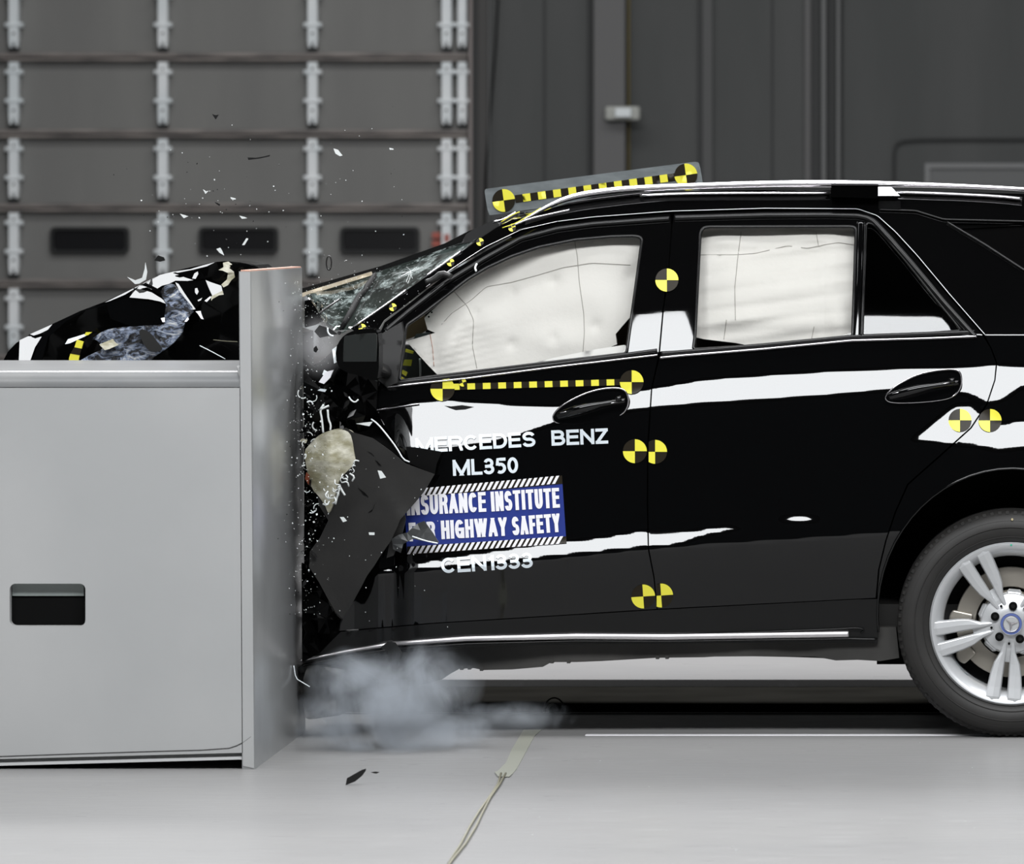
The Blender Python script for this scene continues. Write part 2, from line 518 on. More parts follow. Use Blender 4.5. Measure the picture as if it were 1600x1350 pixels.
# sectional overhead door
bm = bmesh.new()
box_bm(bm, (a.x - 3, YW + 0.02, 0), (b.x - 0.02, YW + 0.12, 10.4))
dr = bm_obj('door_1', bm, M['door']); tag(dr, kind='structure')
secs = [-384, -267, -150, -31, 88, 208, 323.5, 442, 560]
for i, ys in enumerate(secs):
    for nm, y0, y1, dep, mt in (('section_rail', ys - 6, ys + 1.5, 0.045, M['rail']), ('section_lip', ys + 3, ys + 8, 0.06, M['rail']),
                                ('section_gap', ys + 1.2, ys + 3.2, 0.01, M['walldark'])):
        bm = bmesh.new(); boxpx(bm, -400, 733, y0, y1, YW - dep, YW + 0.03)
        bm_obj(nm, bm, mt, dr, bevel=0.012 if dep > .02 else 0)
for ci, xc in enumerate([-213, 21, 254, 488, 697.5, 722]):
    for i in range(len(secs) - 1):
        y0 = secs[i] + 9; y1 = secs[i + 1] - 14
        yo = y0 + 3
        if y1 > 680: break
        hw = 6.6 if ci == 5 else 7.4
        st = []
        # stile with a notched lower end
        out = [(xc - hw, y0), (xc + hw, y0), (xc + hw, y1 - 10), (xc + hw * .8, y1), (xc + 3, y1), (xc, y1 - 12), (xc - 3, y1), (xc - hw * .8, y1), (xc - hw, y1 - 10)]
        o = panel('stile', out, lambda x, y: YW - 0.09, M['galv'], dr, step=60, thick=0.09, flat=True)
        bm = bmesh.new()
        for ty in (secs[i] + 25, secs[i] + 70):
            boxpx(bm, xc - 12, xc + 12, ty - 2.4, ty + 2.4, YW - 0.10, YW)
            for sx in (-1, 1):
                boxpx(bm, xc + sx * 11 - 3, xc + sx * 11 + 3, ty - 4, ty + 4, YW - 0.07, YW)
        bm_obj('stile_bracket', bm, M['galv'], dr, bevel=0.008)
        bm = bmesh.new()
        for ty in (y0 + 10, y1 - 22):
            boxpx(bm, xc - 1.3, xc + 1.3, ty - 1.6, ty + 1.6, YW - 0.105, YW)
        boxpx(bm, xc - hw, xc + hw, secs[i + 1] - 13, secs[i + 1] - 7, YW - 0.05, YW)
        bm_obj('stile_hinge', bm, M['darkmetal'], dr)


def rrect(x0, x1, y0, y1, r, n=5):
    out = []
    for cx, cy, a0 in ((x1 - r, y0 + r, -90), (x1 - r, y1 - r, 0), (x0 + r, y1 - r, 90), (x0 + r, y0 + r, 180)):
        for k in range(n + 1):
            a = math.radians(a0 + 90 * k / n)
            out.append((cx + r * math.cos(a), cy + r * math.sin(a)))
    return out


for i, (x0, x1) in enumerate([(78, 201), (310, 434), (531, 655)]):
    f = panel('window_frame', rrect(x0, x1, 354.5, 396, 8), lambda x, y: YW - 0.035, mat('window_gasket_%d' % i, (0.006, 0.007, 0.007), 0.5), dr,
              holes=[rrect(x0 + 5, x1 - 5, 359.5, 391, 6)], step=14, thick=0.05, flat=True)
    p = panel('window_pane', rrect(x0 + 4, x1 - 4, 358.5, 392, 6), lambda x, y: YW + 0.0, M['pane'], f, step=30, thick=0.01, flat=True)
# faded red squares beside the door track
bm = bmesh.new()
for x0, x1, y0, y1 in [(675, 688, 363, 372), (675, 688, 376, 385), (694, 702, 366, 378)]:
    boxpx(bm, x0, x1, y0, y1, YW - 0.095, YW - 0.03)
bm_obj('red_mark', bm, M['redmark'], dr)

# jamb, track, seams and a painted column shadow right of the door
def wallbox(nm, x0, x1, y0, y1, d, mt, bevel=0.0, label=None):
    bm = bmesh.new(); boxpx(bm, x0, x1, y0, y1, YW - d, YW + 0.01)
    o = bm_obj(nm, bm, mt, bevel=bevel)
    tag(o, kind='structure')
    return o


wallbox('trim_3', 733, 737.5, -400, 680, 0.14, mat('jamb_edge', (0.26, 0.23, 0.22), .5))
wallbox('trim_4', 738, 746, -400, 680, 0.08, M['walldark'])
wallbox('trim_5', 746, 762, -400, 680, 0.05, mat('jamb_channel', (0.06, 0.058, 0.056), .6))
wallbox('trim_6', 849, 852.5, -400, 680, 0.012, M['walldark'])
wallbox('column_shadow', 918, 927, -400, 680, 0.02, M['walldark'])  # dark strip painting the shadow on the left of the column
wallbox('column_1', 927, 977, -400, 680, 0.16, M['col'], 0.01)
wallbox('trim_8', 1090, 1098, -400, 680, 0.03, M['walldark'])
wallbox('trim_9', 1098, 1113, -400, 680, 0.06, mat('seam_a', (0.085, 0.087, 0.087), .6))
wallbox('trim_10', 1205, 1208, -400, 680, 0.012, M['walldark'])
wallbox('column_2', 1256, 1268, -400, 680, 0.05, M['col'], 0.02)
wallbox('trim_11', 1268, 1282, -400, 680, 0.02, M['walldark'])
wallbox('column_3', 1283, 1291, -400, 680, 0.10, M['pipe'], 0.03)
wallbox('column_4', 1307, 1313, -400, 680, 0.10, M['pipe'], 0.02)
wallbox('trim_12', 1292, 1306, -400, 680, 0.02, M['walldark'])
wallbox('wall_section_right', 1318, 2600, -400, 680, 0.04, M['wall'])

# pipes, chain, boxes on the wall: things
o = barpx('chain', [(764, -120, YW - .12), (764, 300, YW - .12), (758, 420, YW - .12), (756, 660, YW - .12)], 1.6, M['pipe'], smooth=0, seg=6)
tag(o, 'thin hanging chain beside the right jamb of the big grey door', 'chain')
o = barpx('cable', [(781, -120, YW - .09), (777, 40, YW - .09), (765, 190, YW - .09), (757, 300, YW - .09), (754, 660, YW - .09)], 3.2, M['black'], smooth=1, seg=6)
tag(o, 'black cable slanting down the wall right of the big grey door', 'cable')
o = barpx('conduit', [(982.5, -380, YW - .05), (982.5, 660, YW - .05)], 4, M['yellowpipe'], smooth=0, seg=8)
tag(o, 'ochre conduit running up the right side of the steel column', 'pipe')
bm = bmesh.new(); boxpx(bm, 945, 1000, 166, 188, YW - 0.26, YW - 0.165)
o = bm_obj('junction_box', bm, M['lightbox'], bevel=0.02); tag(o, 'pale box mounted on the steel column of the back wall', 'box')
bm = bmesh.new(); boxpx(bm, 961, 986, 169, 183, YW - 0.30, YW - 0.262)
bm_obj('box_cover', bm, M['galv'], o, bevel=0.005)
o = barpx('conduit', [(1396, 660, YW - .07), (1396, 250, YW - .07), (1398, 226, YW - .07), (1412, 218, YW - .07), (1500, 217, YW - .07), (2300, 216, YW - .07)], 4, M['walldark'], smooth=1, seg=8)
tag(o, 'dark pipe that bends over the pale frame at the right of the wall', 'pipe')
fr = panel('wall_frame', [(1445, 255), (2300, 255), (2300, 660), (1445, 660)], lambda x, y: YW - 0.08, M['pipe'],
           holes=[[(1453, 263), (2292, 263), (2292, 652), (1453, 652)]], step=80, thick=0.05, flat=True)
fr.name = 'door_2'; tag(fr, kind='structure')
bm = bmesh.new(); boxpx(bm, 1453, 2292, 263, 652, YW - 0.06, YW - 0.04)
bm_obj('door_leaf', bm, mat('door_leaf', (0.14, 0.145, 0.145), 0.6), fr)

# ------------------------------------------------------------------ barrier
YN, YB, YBK = -1.02, 0.36, 0.245
bar = empty('crash_barrier', (W(300, 1200, YN).x, YN, 0), 'tall grey steel crash barrier with rounded block and dark slot, left of the car', 'barrier')
SN = s_at(YN)
tx, bx = 392.5, 398.5
# impact plate (a steel slab on edge)
p_tl = W(374.5, 424, YN); p_bl = W(379.5, 1199, YN); p_tr = W(tx, 424, YN); p_br = W(bx, 1202, YN)
zt = p_tl.z
prof = []
vs, fs = [], []
dep = [YN, YN + 0.008, YB - 0.13, YB - 0.06, YB - 0.02, YB]
inset = [0.004, 0.0, 0.0, 0.012, 0.055, 0.13]
for Y, ins in zip(dep, inset):
    vs += [Vector((p_br.x - ins, Y, 0.0)), Vector((p_tr.x - ins, Y, zt)), Vector((p_tl.x - ins * .6, Y, zt)), Vector((p_bl.x - ins * .6, Y, 0.0))]
for i in range(len(dep) - 1):
    for k in range(4):
        a_, b_ = i * 4 + k, i * 4 + (k + 1) % 4
        fs.append((a_, b_, b_ + 4, a_ + 4))
fs.append((3, 2, 1, 0)); n = (len(dep) - 1) * 4; fs.append((n, n + 1, n + 2, n + 3))
pl = mesh('impact_plate', vs, fs, M['bface'], bar)
bm = bmesh.new(); bm.from_mesh(pl.data); bmesh.ops.recalc_face_normals(bm, faces=bm.faces); bm.to_mesh(pl.data); bm.free()
pl.data.polygons.foreach_set('use_smooth', [True] * len(pl.data.polygons))
pl.modifiers.new('e', 'EDGE_SPLIT').split_angle = 0.6
# painted end strip on the near edge of the slab
bm = bmesh.new()
v = [bm.verts.new(p) for p in (Vector((p_bl.x, YN - .002, 0.01)), Vector((p_br.x - .003, YN - .002, 0.003)), Vector((p_tr.x - .003, YN - .002, zt - .002)), Vector((p_tl.x, YN - .002, zt - .002)))]
v2 = [bm.verts.new(q.co + Vector((0, .0025, 0))) for q in v]
bm.faces.new(v); bm.faces.new(v2[::-1])
for k in range(4): bm.faces.new((v[k], v[(k + 1) % 4], v2[(k + 1) % 4], v2[k]))
bm_obj('plate_edge', bm, M['barrier'], bar)
bm = bmesh.new(); box_bm(bm, (p_tl.x + .002, YN + .01, zt - .001), (p_tr.x - .002, YB - .14, zt + .004))
bm_obj('worn_top_edge', bm, M['edge'], bar)
# block body with rounded edges: profile in (Y,z), slot cut through its face
xl = W(-190, 1200, YN).x; xr = W(386, 1200, YN).x
ZT, ZB = 1.203, 0.028
R = 0.048
FRX = -1
slot = rrect(15, 133.5, 912, 978, 9)
V2, T = cdt([(-190, 606), (388, 606), (388, 1176), (-190, 1191)], [slot], 40)
bm = bmesh.new()
vv = [bm.verts.new(W(x, y, YN)) for x, y in V2]
for t in T: bm.faces.new([vv[i] for i in t])
bmesh.ops.recalc_face_normals(bm, faces=bm.faces)
# slot walls
sl = [W(x, y, YN) for x, y in resample(slot, 40)]
a1 = [bm.verts.new(p) for p in sl]; a2 = [bm.verts.new(p + Vector((0, 0.035, 0))) for p in sl]
for i in range(len(sl)):
    j = (i + 1) % len(sl); bm.faces.new((a1[i], a1[j], a2[j], a2[i]))
# fillets
def fillet(profile, x0, x1):
    n = len(profile)
    A = [bm.verts.new((x0, y, z - (0.029 if z < .3 else 0))) for y, z in profile]; B = [bm.verts.new((x1, y, z)) for y, z in profile]
    for i in range(n - 1): bm.faces.new((A[i], A[i + 1], B[i + 1], B[i]))
zf = W(0, 606, YN).z
top = [(YN, W(0, 605, YN).z)]
for k in range(0, 9):
    a = PI / 2 * k / 8
    top.append((YN + R - R * math.cos(a), ZT - R + R * math.sin(a)))
top += [(YBK, ZT), (YBK, ZB), (YN + R, ZB)]
for k in range(1, 7):
    a = PI / 2 * (1 - k / 6)
    top.append((YN + R - R * math.cos(PI / 2 - a), ZB + R - R * math.sin(a)))
top.append((YN, W(0, 1176, YN).z))
fillet(top[-9:], xl, xr)
TOPP = top[:len(top) - 8]
vc = [bm.verts.new((xl, y, z - (0.029 if z < .3 else 0))) for y, z in top]; bm.faces.new(vc)
blk = bm_obj('block_body', bm, M['barrier'], bar)
blk.data.polygons.foreach_set('use_smooth', [abs(p_.normal.y) < .999 for p_ in blk.data.polygons])
blk.modifiers.new('e', 'EDGE_SPLIT').split_angle = 0.5
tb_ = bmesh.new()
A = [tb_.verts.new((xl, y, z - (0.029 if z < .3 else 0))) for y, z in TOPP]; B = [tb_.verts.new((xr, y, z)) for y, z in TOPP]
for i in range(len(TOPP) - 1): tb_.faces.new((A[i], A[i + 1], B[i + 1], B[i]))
bt = bm_obj('block_top', tb_, noise_tint(mat('darkened_top_paint', (.2, .2, .2), 0.3, 0.0, spec=0.12), (0.17, 0.175, 0.178), (0.215, 0.217, 0.215), 3, stretch=(1, 6, 1)), bar)  # same barrier paint, colour darkened to offset the strong light on top
bt['label'] = 'top with rounded front edge, its paint darkened against the light from above'
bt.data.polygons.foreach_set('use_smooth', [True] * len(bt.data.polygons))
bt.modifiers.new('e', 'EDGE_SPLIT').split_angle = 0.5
# dark inside of the slot
bm = bmesh.new(); boxpx(bm, 10, 138, 908, 982, YN + 0.036, YN + 0.06)
bm_obj('slot_inside', bm, M['black'], bar)
bm = bmesh.new(); boxpx(bm, 19, 131, 905, 931, YN + 0.030, YN + 0.0355)
bm_obj('slot_lip', bm, mat('slot_lip_steel', (0.26, 0.29, 0.28), 0.4), bar)
# weld bead between the block and the slab
barpx('weld_bead', [(372, 572, YN + .02), (376, 590, YN + .01), (384, 604, YN + .002), (390, 616, YN + .003)], 5, M['barrier'], bar, seg=8)
barpx('lower_seam', [(-180, 1188, YN - .001), (200, 1175, YN - .001), (352, 1171, YN - .001), (376, 1163, YN - .001), (392, 1151, YN - .001)], 1.2, M['sheet'], bar, seg=6)

# ------------------------------------------------------------------ car body side surface
gx = np.arange(440, 2101, 4.0); gy = np.arange(270, 1121, 2.0)
GX, GY = np.meshgrid(gx, gy)


def interp(x, tab):
    t = sorted(tab); return np.interp(x, [a for a, _ in t], [b for _, b in t])


belt_tab = [(440, 626), (603, 605), (730, 590), (1028, 554), (1195, 545), (1330, 531), (1527, 526), (2100, 522)]
def sstep(a, b, x):
    t = np.clip((x - a) / (b - a), 0, 1); return t * t * (3 - 2 * t)


def band(x, y, top, bot, soft_t=5, soft_b=7):
    a = interp(x, top); b = interp(x, bot)
    return sstep(a - soft_t, a + soft_t, y) * (1 - sstep(b - soft_b, b + soft_b, y))


BY = interp(GX, belt_tab)
h = (BY - GY)
TH = np.zeros_like(GX)
up = h > 0
th0 = interp(GX, [(440, 24), (966, 24), (986, 19.7), (1076, 19.7), (1094, 24), (1320, 24), (1336, 20.8), (1476, 21.0), (1510, 24), (2100, 24)])
th_fix = (24 - th0) * (sstep(66, 78, h) * (1 - sstep(130, 142, h)))
th0 = np.where(h > 66, 24 - (24 - th0) * (1 - sstep(66, 78, h)), th0)
th_up = th0 + 2.0 * np.clip(h / 60, 0, 1) + 6 * np.clip((h - 60) / 180, 0, 1) + th_fix * 0.95
low = 5 - 1.5 * np.clip((-h) / 300, 0, 1)
crease = [(440, 905), (609, 896), (700, 890), (1012, 858), (1229, 845), (1344, 837), (1420, 832), (2100, 820)]
CR = interp(GX, crease)
b1t = [(560, 645), (585, 640), (650, 627), (700, 624), (760, 628), (800, 631), (870, 634), (940, 622), (985, 612), (1018, 606), (1100, 592), (1200, 585), (1300, 579), (1400, 575), (1480, 574), (1557, 569), (1600, 571), (2100, 590)]
b1b = [(560, 690), (590, 700), (650, 706), (700, 706), (760, 696), (800, 688), (870, 664), (940, 652), (985, 645), (1018, 641), (1100, 634), (1200, 628), (1300, 621), (1400, 612), (1440, 610), (1500, 618), (1545, 635), (1570, 628), (1600, 606), (2100, 625)]
b2t = [(1410, 700), (1425, 684), (1450, 664), (1480, 640), (1510, 615), (1530, 640), (1560, 662), (1600, 655), (2100, 650)]
b2b = [(1410, 690), (1425, 691), (1480, 697), (1530, 702), (1560, 708), (1600, 704), (2100, 690)]
B1 = band(GX, GY, b1t, b1b)
B2 = band(GX, GY, b2t, b2b)
c1t = [(560, 900), (603, 889), (640, 881), (694, 871), (850, 849), (935, 840), (1012, 827), (1016, 832), (1064, 831), (1100, 826), (1138, 821), (1165, 828), (1240, 850), (2100, 850)]
amp = interp(GX, [(560, 1), (1152, 1), (1166, 0.2), (1200, 0.1), (2100, 0.1)])
c1b = [(560, 930), (1012, 890), (1020, 858), (1043, 856), (1070, 852), (1095, 842), (1120, 836), (1140, 833), (1157, 829), (1200, 829)]
C1 = sstep(-2, 2, GY - interp(GX, c1t) + 1) * (1 - sstep(-2, 3, GY - interp(GX, c1b))) * amp
# keep only above the crease and (right of the seam) let it end before the crease
belowc = sstep(-1.5, 1.5, GY - CR)
patch = np.exp(-(((GX - 1249) / 34) ** 4 + ((GY - 812) / 7.5) ** 4))
blob = np.exp(-(((GX - 616) / 10) ** 2 + ((GY - 665) / 26) ** 2)) + np.exp(-(((GX - 1505) / 14) ** 2 + ((GY - 626) / 7) ** 2)) \
    + np.exp(-(((GX - 1578) / 22) ** 2 + ((GY - 646) / 5) ** 2))
th_low = low + 16.0 * np.maximum(B1, B2) * (1 - np.clip(blob, 0, 1)) + 17.3 * C1 + 19 * patch
rock = sstep(0, 40, GY - 930)
th_low = th_low * (1 - belowc) + belowc * (-9.0 + 4 * rock)
t_ = np.where(GX > 1535, sstep(-1, 1, h), sstep(-3, 3, h))
TH = th_up * t_ + th_low * (1 - t_)
dzs = s_at(0) * 2.0
sl_ = np.tan(np.radians(TH)) * dzs
# integrate downward from the top: Y decreases as y (px) grows
cum = np.cumsum(sl_, axis=0)
YG = -cum
jj = np.clip(np.round((interp(gx, belt_tab) - 270) / 2).astype(int), 0, len(gy) - 1)
YG = YG - YG[jj, np.arange(len(gx))][None, :] + 0.075
plan = interp(GX, [(440, 0.0), (1500, 0.0), (1700, 0.01), (1900, 0.06), (2000, 0.13), (2060, 0.26), (2100, 0.4)])
YG = YG + plan
k = np.array([1, 2, 3, 2, 1.]) / 9
for i in range(2):
    P_ = np.pad(YG, ((0, 0), (2, 2)), 'edge')
    YG = sum(k[q] * P_[:, q:q + YG.shape[1]] for q in range(5))
YDY, YDX = np.gradient(YG, 2.0, 4.0)


def bil(G, x, y):
    u = min(max((x - gx[0]) / 4, 0), len(gx) - 1.001); v = min(max((y - gy[0]) / 2, 0), len(gy) - 1.001)
    i, j = int(u), int(v); fu, fv = u - i, v - j
    return float((G[j, i] * (1 - fu) + G[j, i + 1] * fu) * (1 - fv) + (G[j + 1, i] * (1 - fu) + G[j + 1, i + 1] * fu) * fv)


def Ys(x, y): return bil(YG, x, y)


def Ns(x, y):
    Y = Ys(x, y); yx = bil(YDX, x, y); yy = bil(YDY, x, y)
    s = (D + Y) / F
    ray = Vector(((x - CX) / F, 1.0, -(y - CY) / F))
    a = Vector((s, 0, 0)) + ray * yx
    b = Vector((0, 0, -s)) + ray * yy
    n = a.cross(b)
    if n.y > 0: n = -n
    n.normalize()
    return tuple(n)


car = empty('car', (W(1100, 1153, 0.95).x, 0.95, 0), 'black family car with crushed front, in mid crash against the grey barrier', 'car')

win_f = [(624, 595), (634.5, 509), (662, 490), (706, 455.5), (730, 437), (760, 419), (800, 400.5), (842, 386.4), (899, 375), (955, 370), (990, 369), (1000, 370.5),
         (1003, 376), (979, 552.5), (870, 565), (730, 582)]
win_r = [(1083, 546), (1086, 525), (1094, 366), (1098, 357), (1106, 354.8), (1330, 354.3), (1336, 356), (1337.5, 362), (1332, 528.5), (1195, 540)]
win_q = [(1353.6, 350), (1360, 348.5), (1368, 353), (1384, 371), (1420, 414), (1460, 464), (1502, 516.5), (1420, 523), (1347, 526.6)]
fd_out = [(520, 986.5), (512, 900), (570, 860), (600, 790), (641, 723), (622, 698), (598, 660), (585, 640), (589, 612), (594, 560), (593, 522), (601, 504), (640, 474), (695, 430.5), (760, 392), (814, 363),
          (871, 349.5), (927, 342.5), (1047, 334), (1049, 345), (1044, 417), (1035, 485), (1028.5, 556), (1017, 608), (1011, 700), (1010.5, 787), (1012, 857), (1021, 903), (1026, 951.5),
          (940, 956.7), (900, 959.5), (671, 973.5)]
rd_out = [(1053.5, 333.5), (1195, 329.5), (1296, 329), (1340, 330), (1356, 333), (1370, 341), (1397, 365.5), (1431, 402.5), (1482, 463), (1534, 522), (1548, 545), (1556, 567), (1553.5, 593.6),
          (1541, 631), (1516, 668), (1475, 705), (1417.5, 756), (1398, 800), (1383, 845), (1372, 890), (1368, 934), (1027.5, 951.3), (1023, 903), (1014.2, 857), (1012.8, 787), (1013.3, 700), (1019.2, 608), (1031, 556), (1037.3, 485), (1046.3, 417), (1051.3, 345)]
frd = panel('front_door', fd_out, Ys, M['paint'], car, holes=[win_f], step=5, thick=0.03, nf=Ns)
rrd = panel('rear_door', rd_out, Ys, M['paint'], car, holes=[win_r, win_q], step=5, thick=0.03, nf=Ns)
# body shell: A pillar, cant rail, quarter panel
arch_c = (1582, 960.0)
arch = []
for k in range(0, 33):
    a = math.radians(187 - k * (194 / 32))
    arch.append((arch_c[0] + 211 * math.cos(a), arch_c[1] - 228 * math.sin(a)))
arch = [p for p in arch if True]
shell = [(548, 513), (590, 484), (635, 454), (663, 434), (695, 411), (721, 393), (748, 374), (775, 356), (800, 343), (830, 338), (857, 327), (888, 317), (927, 308.5), (983, 302), (1068, 298.5),
         (1195, 297), (1300, 297), (1450, 299), (1600, 303), (1800, 315), (1950, 335), (1990, 360), (2020, 440), (2045, 560), (2055, 720), (2055, 930), (1990, 1010), (1830, 1020)]
shell += arch[::-1]
shell += [(1370.5, 934), (1374.3, 890), (1385.3, 845), (1400.3, 800), (1419.5, 757.5), (1477, 706.5), (1518, 669.5), (1543, 632), (1555.5, 594), (1558.3, 567), (1550, 545), (1538.5, 523.5),
          (1484, 460.5), (1433, 399.8), (1399, 362.5), (1371.5, 337.5), (1357, 329.5), (1340, 326.5), (1296, 325.5), (1195, 325.8), (1053, 329.6), (1047, 330.3), (927, 339), (871, 346), (814, 359.3),
          (760, 388.3), (695, 426.8), (640, 470.5), (600, 500.5), (590, 517), (560, 522)]
win_side = [(1486, 350), (1600, 349.5), (1800, 356), (1900, 372), (1935, 430), (1950, 520), (1760, 500), (1600, 420)]
shl = panel('body_side', shell, Ys, M['paint'], car, holes=[win_side], step=6, thick=0.03, nf=Ns)
# dark structure behind shut lines and crushed corner
panel('inner_body', [(545, 640), (1000, 600), (1500, 560), (1540, 600), (1400, 750), (1375, 930), (1360, 945), (560, 985)], Ys, M['black'], car, step=25, thick=0.02, off=0.045)
panel('inner_pillar', [(1022, 350), (1075, 350), (1062, 548), (1010, 552)], Ys, M['black'], car, step=25, thick=0.02, off=0.04)
# glass
panel('window_glass', win_f, Ys, M['glass'], frd, step=10, thick=0.004, nf=Ns, off=0.015)
panel('window_glass', win_r, Ys, M['glass'], rrd, step=10, thick=0.004, nf=Ns, off=0.015)
panel('quarter_glass', win_q, Ys, M['tint'], rrd, step=10, thick=0.004, nf=Ns, off=0.012)
panel('side_glass', win_side, Ys, mat('dark_privacy_glass', (0.002, 0.002, 0.002), 0.03), shl, step=12, thick=0.004, nf=Ns, off=0.006)


def onbody(pts, off=-0.002):
    return [(p[0], p[1], Ys(p[0], p[1]) + off) + tuple(p[2:]) for p in pts]


def trim(name, pts, wpx, mt, parent, off=-0.002, depth=0.004, closed=False, sm=1, seg=10):
    pts = resample_w(pts, 14, closed)
    if sm: pts = smooth_pts(pts, sm, closed)
    return barpx(name, onbody(pts, off), wpx, mt, parent, depth=depth, closed=closed, smooth=0, seg=seg)


def resample_w(poly, step, closed=False):
    out = []; n = len(poly)
    for i in range(n if closed else n - 1):
        a = poly[i]; b = poly[(i + 1) % n]
        k = max(1, int(math.ceil(math.hypot(b[0] - a[0], b[1] - a[1]) / step)))
        for j in range(k):
            t = j / k; out.append(tuple(a[q] + (b[q] - a[q]) * t for q in range(len(a))))
    if not closed: out.append(tuple(poly[-1]))
    return out


# rubber seals, chrome belt strips, drip lines
trim('window_seal', [(x, y) for x, y in win_f], 5, M['satin'], frd, off=0.0, depth=0.006, closed=True)
trim('window_seal', [(x, y) for x, y in win_r], 5, M['satin'], rrd, off=0.0, depth=0.006, closed=True)
trim('window_seal', [(x, y) for x, y in win_q], 4, M['satin'], rrd, off=0.0, depth=0.006, closed=True)
trim('door_frame_trim', [(603, 517), (640, 486), (695, 443), (760, 403), (814, 373), (871, 358), (927, 350.5), (1046, 342)], 8, M['satin'], frd, depth=0.010)
trim('door_frame_trim', [(1054, 341), (1195, 337), (1296, 336.5), (1340, 337.5), (1356, 341), (1366, 347), (1390, 373), (1424, 412), (1475, 473), (1524, 527)], 9, M['satin'], rrd, depth=0.010)
trim('belt_rubber', [(606, 600), (730, 586), (870, 569), (1027, 548)], 7, M['satin'], frd, depth=0.008)
trim('belt_chrome', [(604, 604.5), (730, 591), (870, 573), (1027.5, 554.5)], 3.4, M['chrome'], frd, off=-0.006, depth=0.006)
trim('belt_rubber', [(1033, 553), (1195, 539.5), (1330, 526.5), (1523, 519)], 7, M['satin'], rrd, depth=0.008)
trim('belt_chrome', [(1031, 559), (1060, 556), (1195, 545), (1330, 532), (1440, 529), (1526, 525.5)], 4, M['chrome'], rrd, off=-0.006, depth=0.006)
trim('roof_drip_line', [(665, 449), (695, 427.5), (730, 404), (758, 386), (814, 359), (871, 346)], 1.5, M['chrome'], shl, off=-0.003, depth=0.002)
trim('roof_drip_line', [(871, 346), (927, 339), (1048, 330), (1195, 325.5), (1340, 326.3), (1371, 337), (1399, 362), (1433, 399), (1484, 460), (1540, 524)], 1.4, M['alloy'], shl, off=-0.003, depth=0.002)
trim('window_divider', [(1345, 347), (1343, 430), (1338.5, 528)], 12, M['paint'], rrd, off=-0.001, depth=0.007)
trim('divider_edge', [(1351.5, 350), (1349.5, 430), (1345.5, 525)], 2.4, M['satin'], rrd, off=-0.008, depth=0.003)
trim('side_glass_frame', [(1374, 327.5), (1431, 329.5), (1458, 338), (1475, 343), (1600, 346), (1760, 350)], 3, M['satin'], shl, off=-0.004, depth=0.006)
trim('side_glass_frame', [(1480, 347), (1540, 383), (1600, 422), (1700, 470)], 4, M['satin'], shl, off=-0.004, depth=0.006)
trim('crease_strip', [(584, 641.5), (620, 636), (655, 631)], 2.6, M['chrome'], frd, off=-0.004, depth=0.004)
trim('arch_lip', [(p[0], p[1]) for p in arch], 4, M['paint'], shl, off=-0.004, depth=0.008, sm=0)

# A pillar windscreen moulding (bright line) and clips
barpx('windscreen_moulding', onbody([(552, 511), (590, 485), (635, 453)], -0.004), 3.4, M['chrome'], shl)
barpx('windscreen_moulding', onbody([(663, 433), (690, 414), (721, 392)], -0.004), 3.4, M['chrome'], shl)
barpx('trim_clip', onbody([(745, 412), (742, 418), (744, 424)], -0.012), 3.2, M['galv'], frd)

# ------------------------------------------------------------------ door handles
def handle(parent, rim, bar_a, bar_b, wb, key):
    rim = smooth_pts(rim, 2, True)
    cx = sum(p[0] for p in rim) / len(rim); cy = sum(p[1] for p in rim) / len(rim)
    xs = [p[0] for p in rim]; ys = [p[1] for p in rim]
    rx = (max(xs) - min(xs)) / 2; ry = (max(ys) - min(ys)) / 2
    base = Ys(cx, cy)

    def yf(x, y):
        # shallow dish facing down a little so that it mirrors the dark side of the hall
        d = min(1.0, math.hypot((x - cx) / rx, (y - cy) / ry))
        return Ys(x, y) - 0.004 - 0.018 * 0 + 0.02 * (1 - d) * 0
    cup = panel('handle_recess', rim, lambda x, y: base - 0.012 + (cy - y) * 0.0002, M['paint'], parent, step=6, thick=0.03)
    loop = [(x, y, base - 0.014 + (y - cy) * 0.00012) for x, y in rim]
    barpx('handle_rim', loop, 2.6, M['chrome'], parent, closed=True, smooth=0, seg=8)
    n = 12; pts = []
    for i in range(n + 1):
        t = i / n
        x = bar_a[0] + (bar_b[0] - bar_a[0]) * t; y = bar_a[1] + (bar_b[1] - bar_a[1]) * t - 3 * math.sin(PI * t)
        wd = wb * (0.55 + 0.45 * math.sin(PI * min(1, t * 1.3 + 0.15)))
        pts.append((x, y, base - 0.02 - 0.03 * math.sin(PI * t), wd))
    barpx('door_handle', pts, wb, M['paint'], parent, smooth=1, seg=14)
    # small bright lock button
    bpx = [(bar_b[0] - 14, bar_b[1] - 2, base - 0.055, 9), (bar_b[0] - 5, bar_b[1] - 4, base - 0.055, 8)]
    barpx('handle_button', bpx, 9, M['paint'], parent, smooth=0, seg=12)
    tip = [(bar_a[0] + 4 + i * 10, bar_a[1] - 5 - i * 1.9, base - 0.045, 1.6) for i in range(10)]
    barpx('handle_chrome', tip, 1.8, M['chrome'], parent, smooth=0, seg=6)


handle(frd, [(863, 652), (868, 643), (880, 632), (905, 618.5), (925, 611), (946, 606.5), (968, 606), (978, 611), (982, 622), (981, 636), (972, 648), (955, 655), (921, 661), (890, 663.5), (868, 661)],
       (871, 650), (976, 626), 15, 'f')
handle(rrd, [(1383, 620), (1390, 611), (1401, 602), (1431, 585.7), (1460, 579), (1486, 576.5), (1499, 579), (1503, 591), (1501, 607), (1490, 620), (1470, 625.5), (1431, 629), (1400, 629.5), (1386, 627)],
       (1390, 620), (1497, 598), 15, 'r')


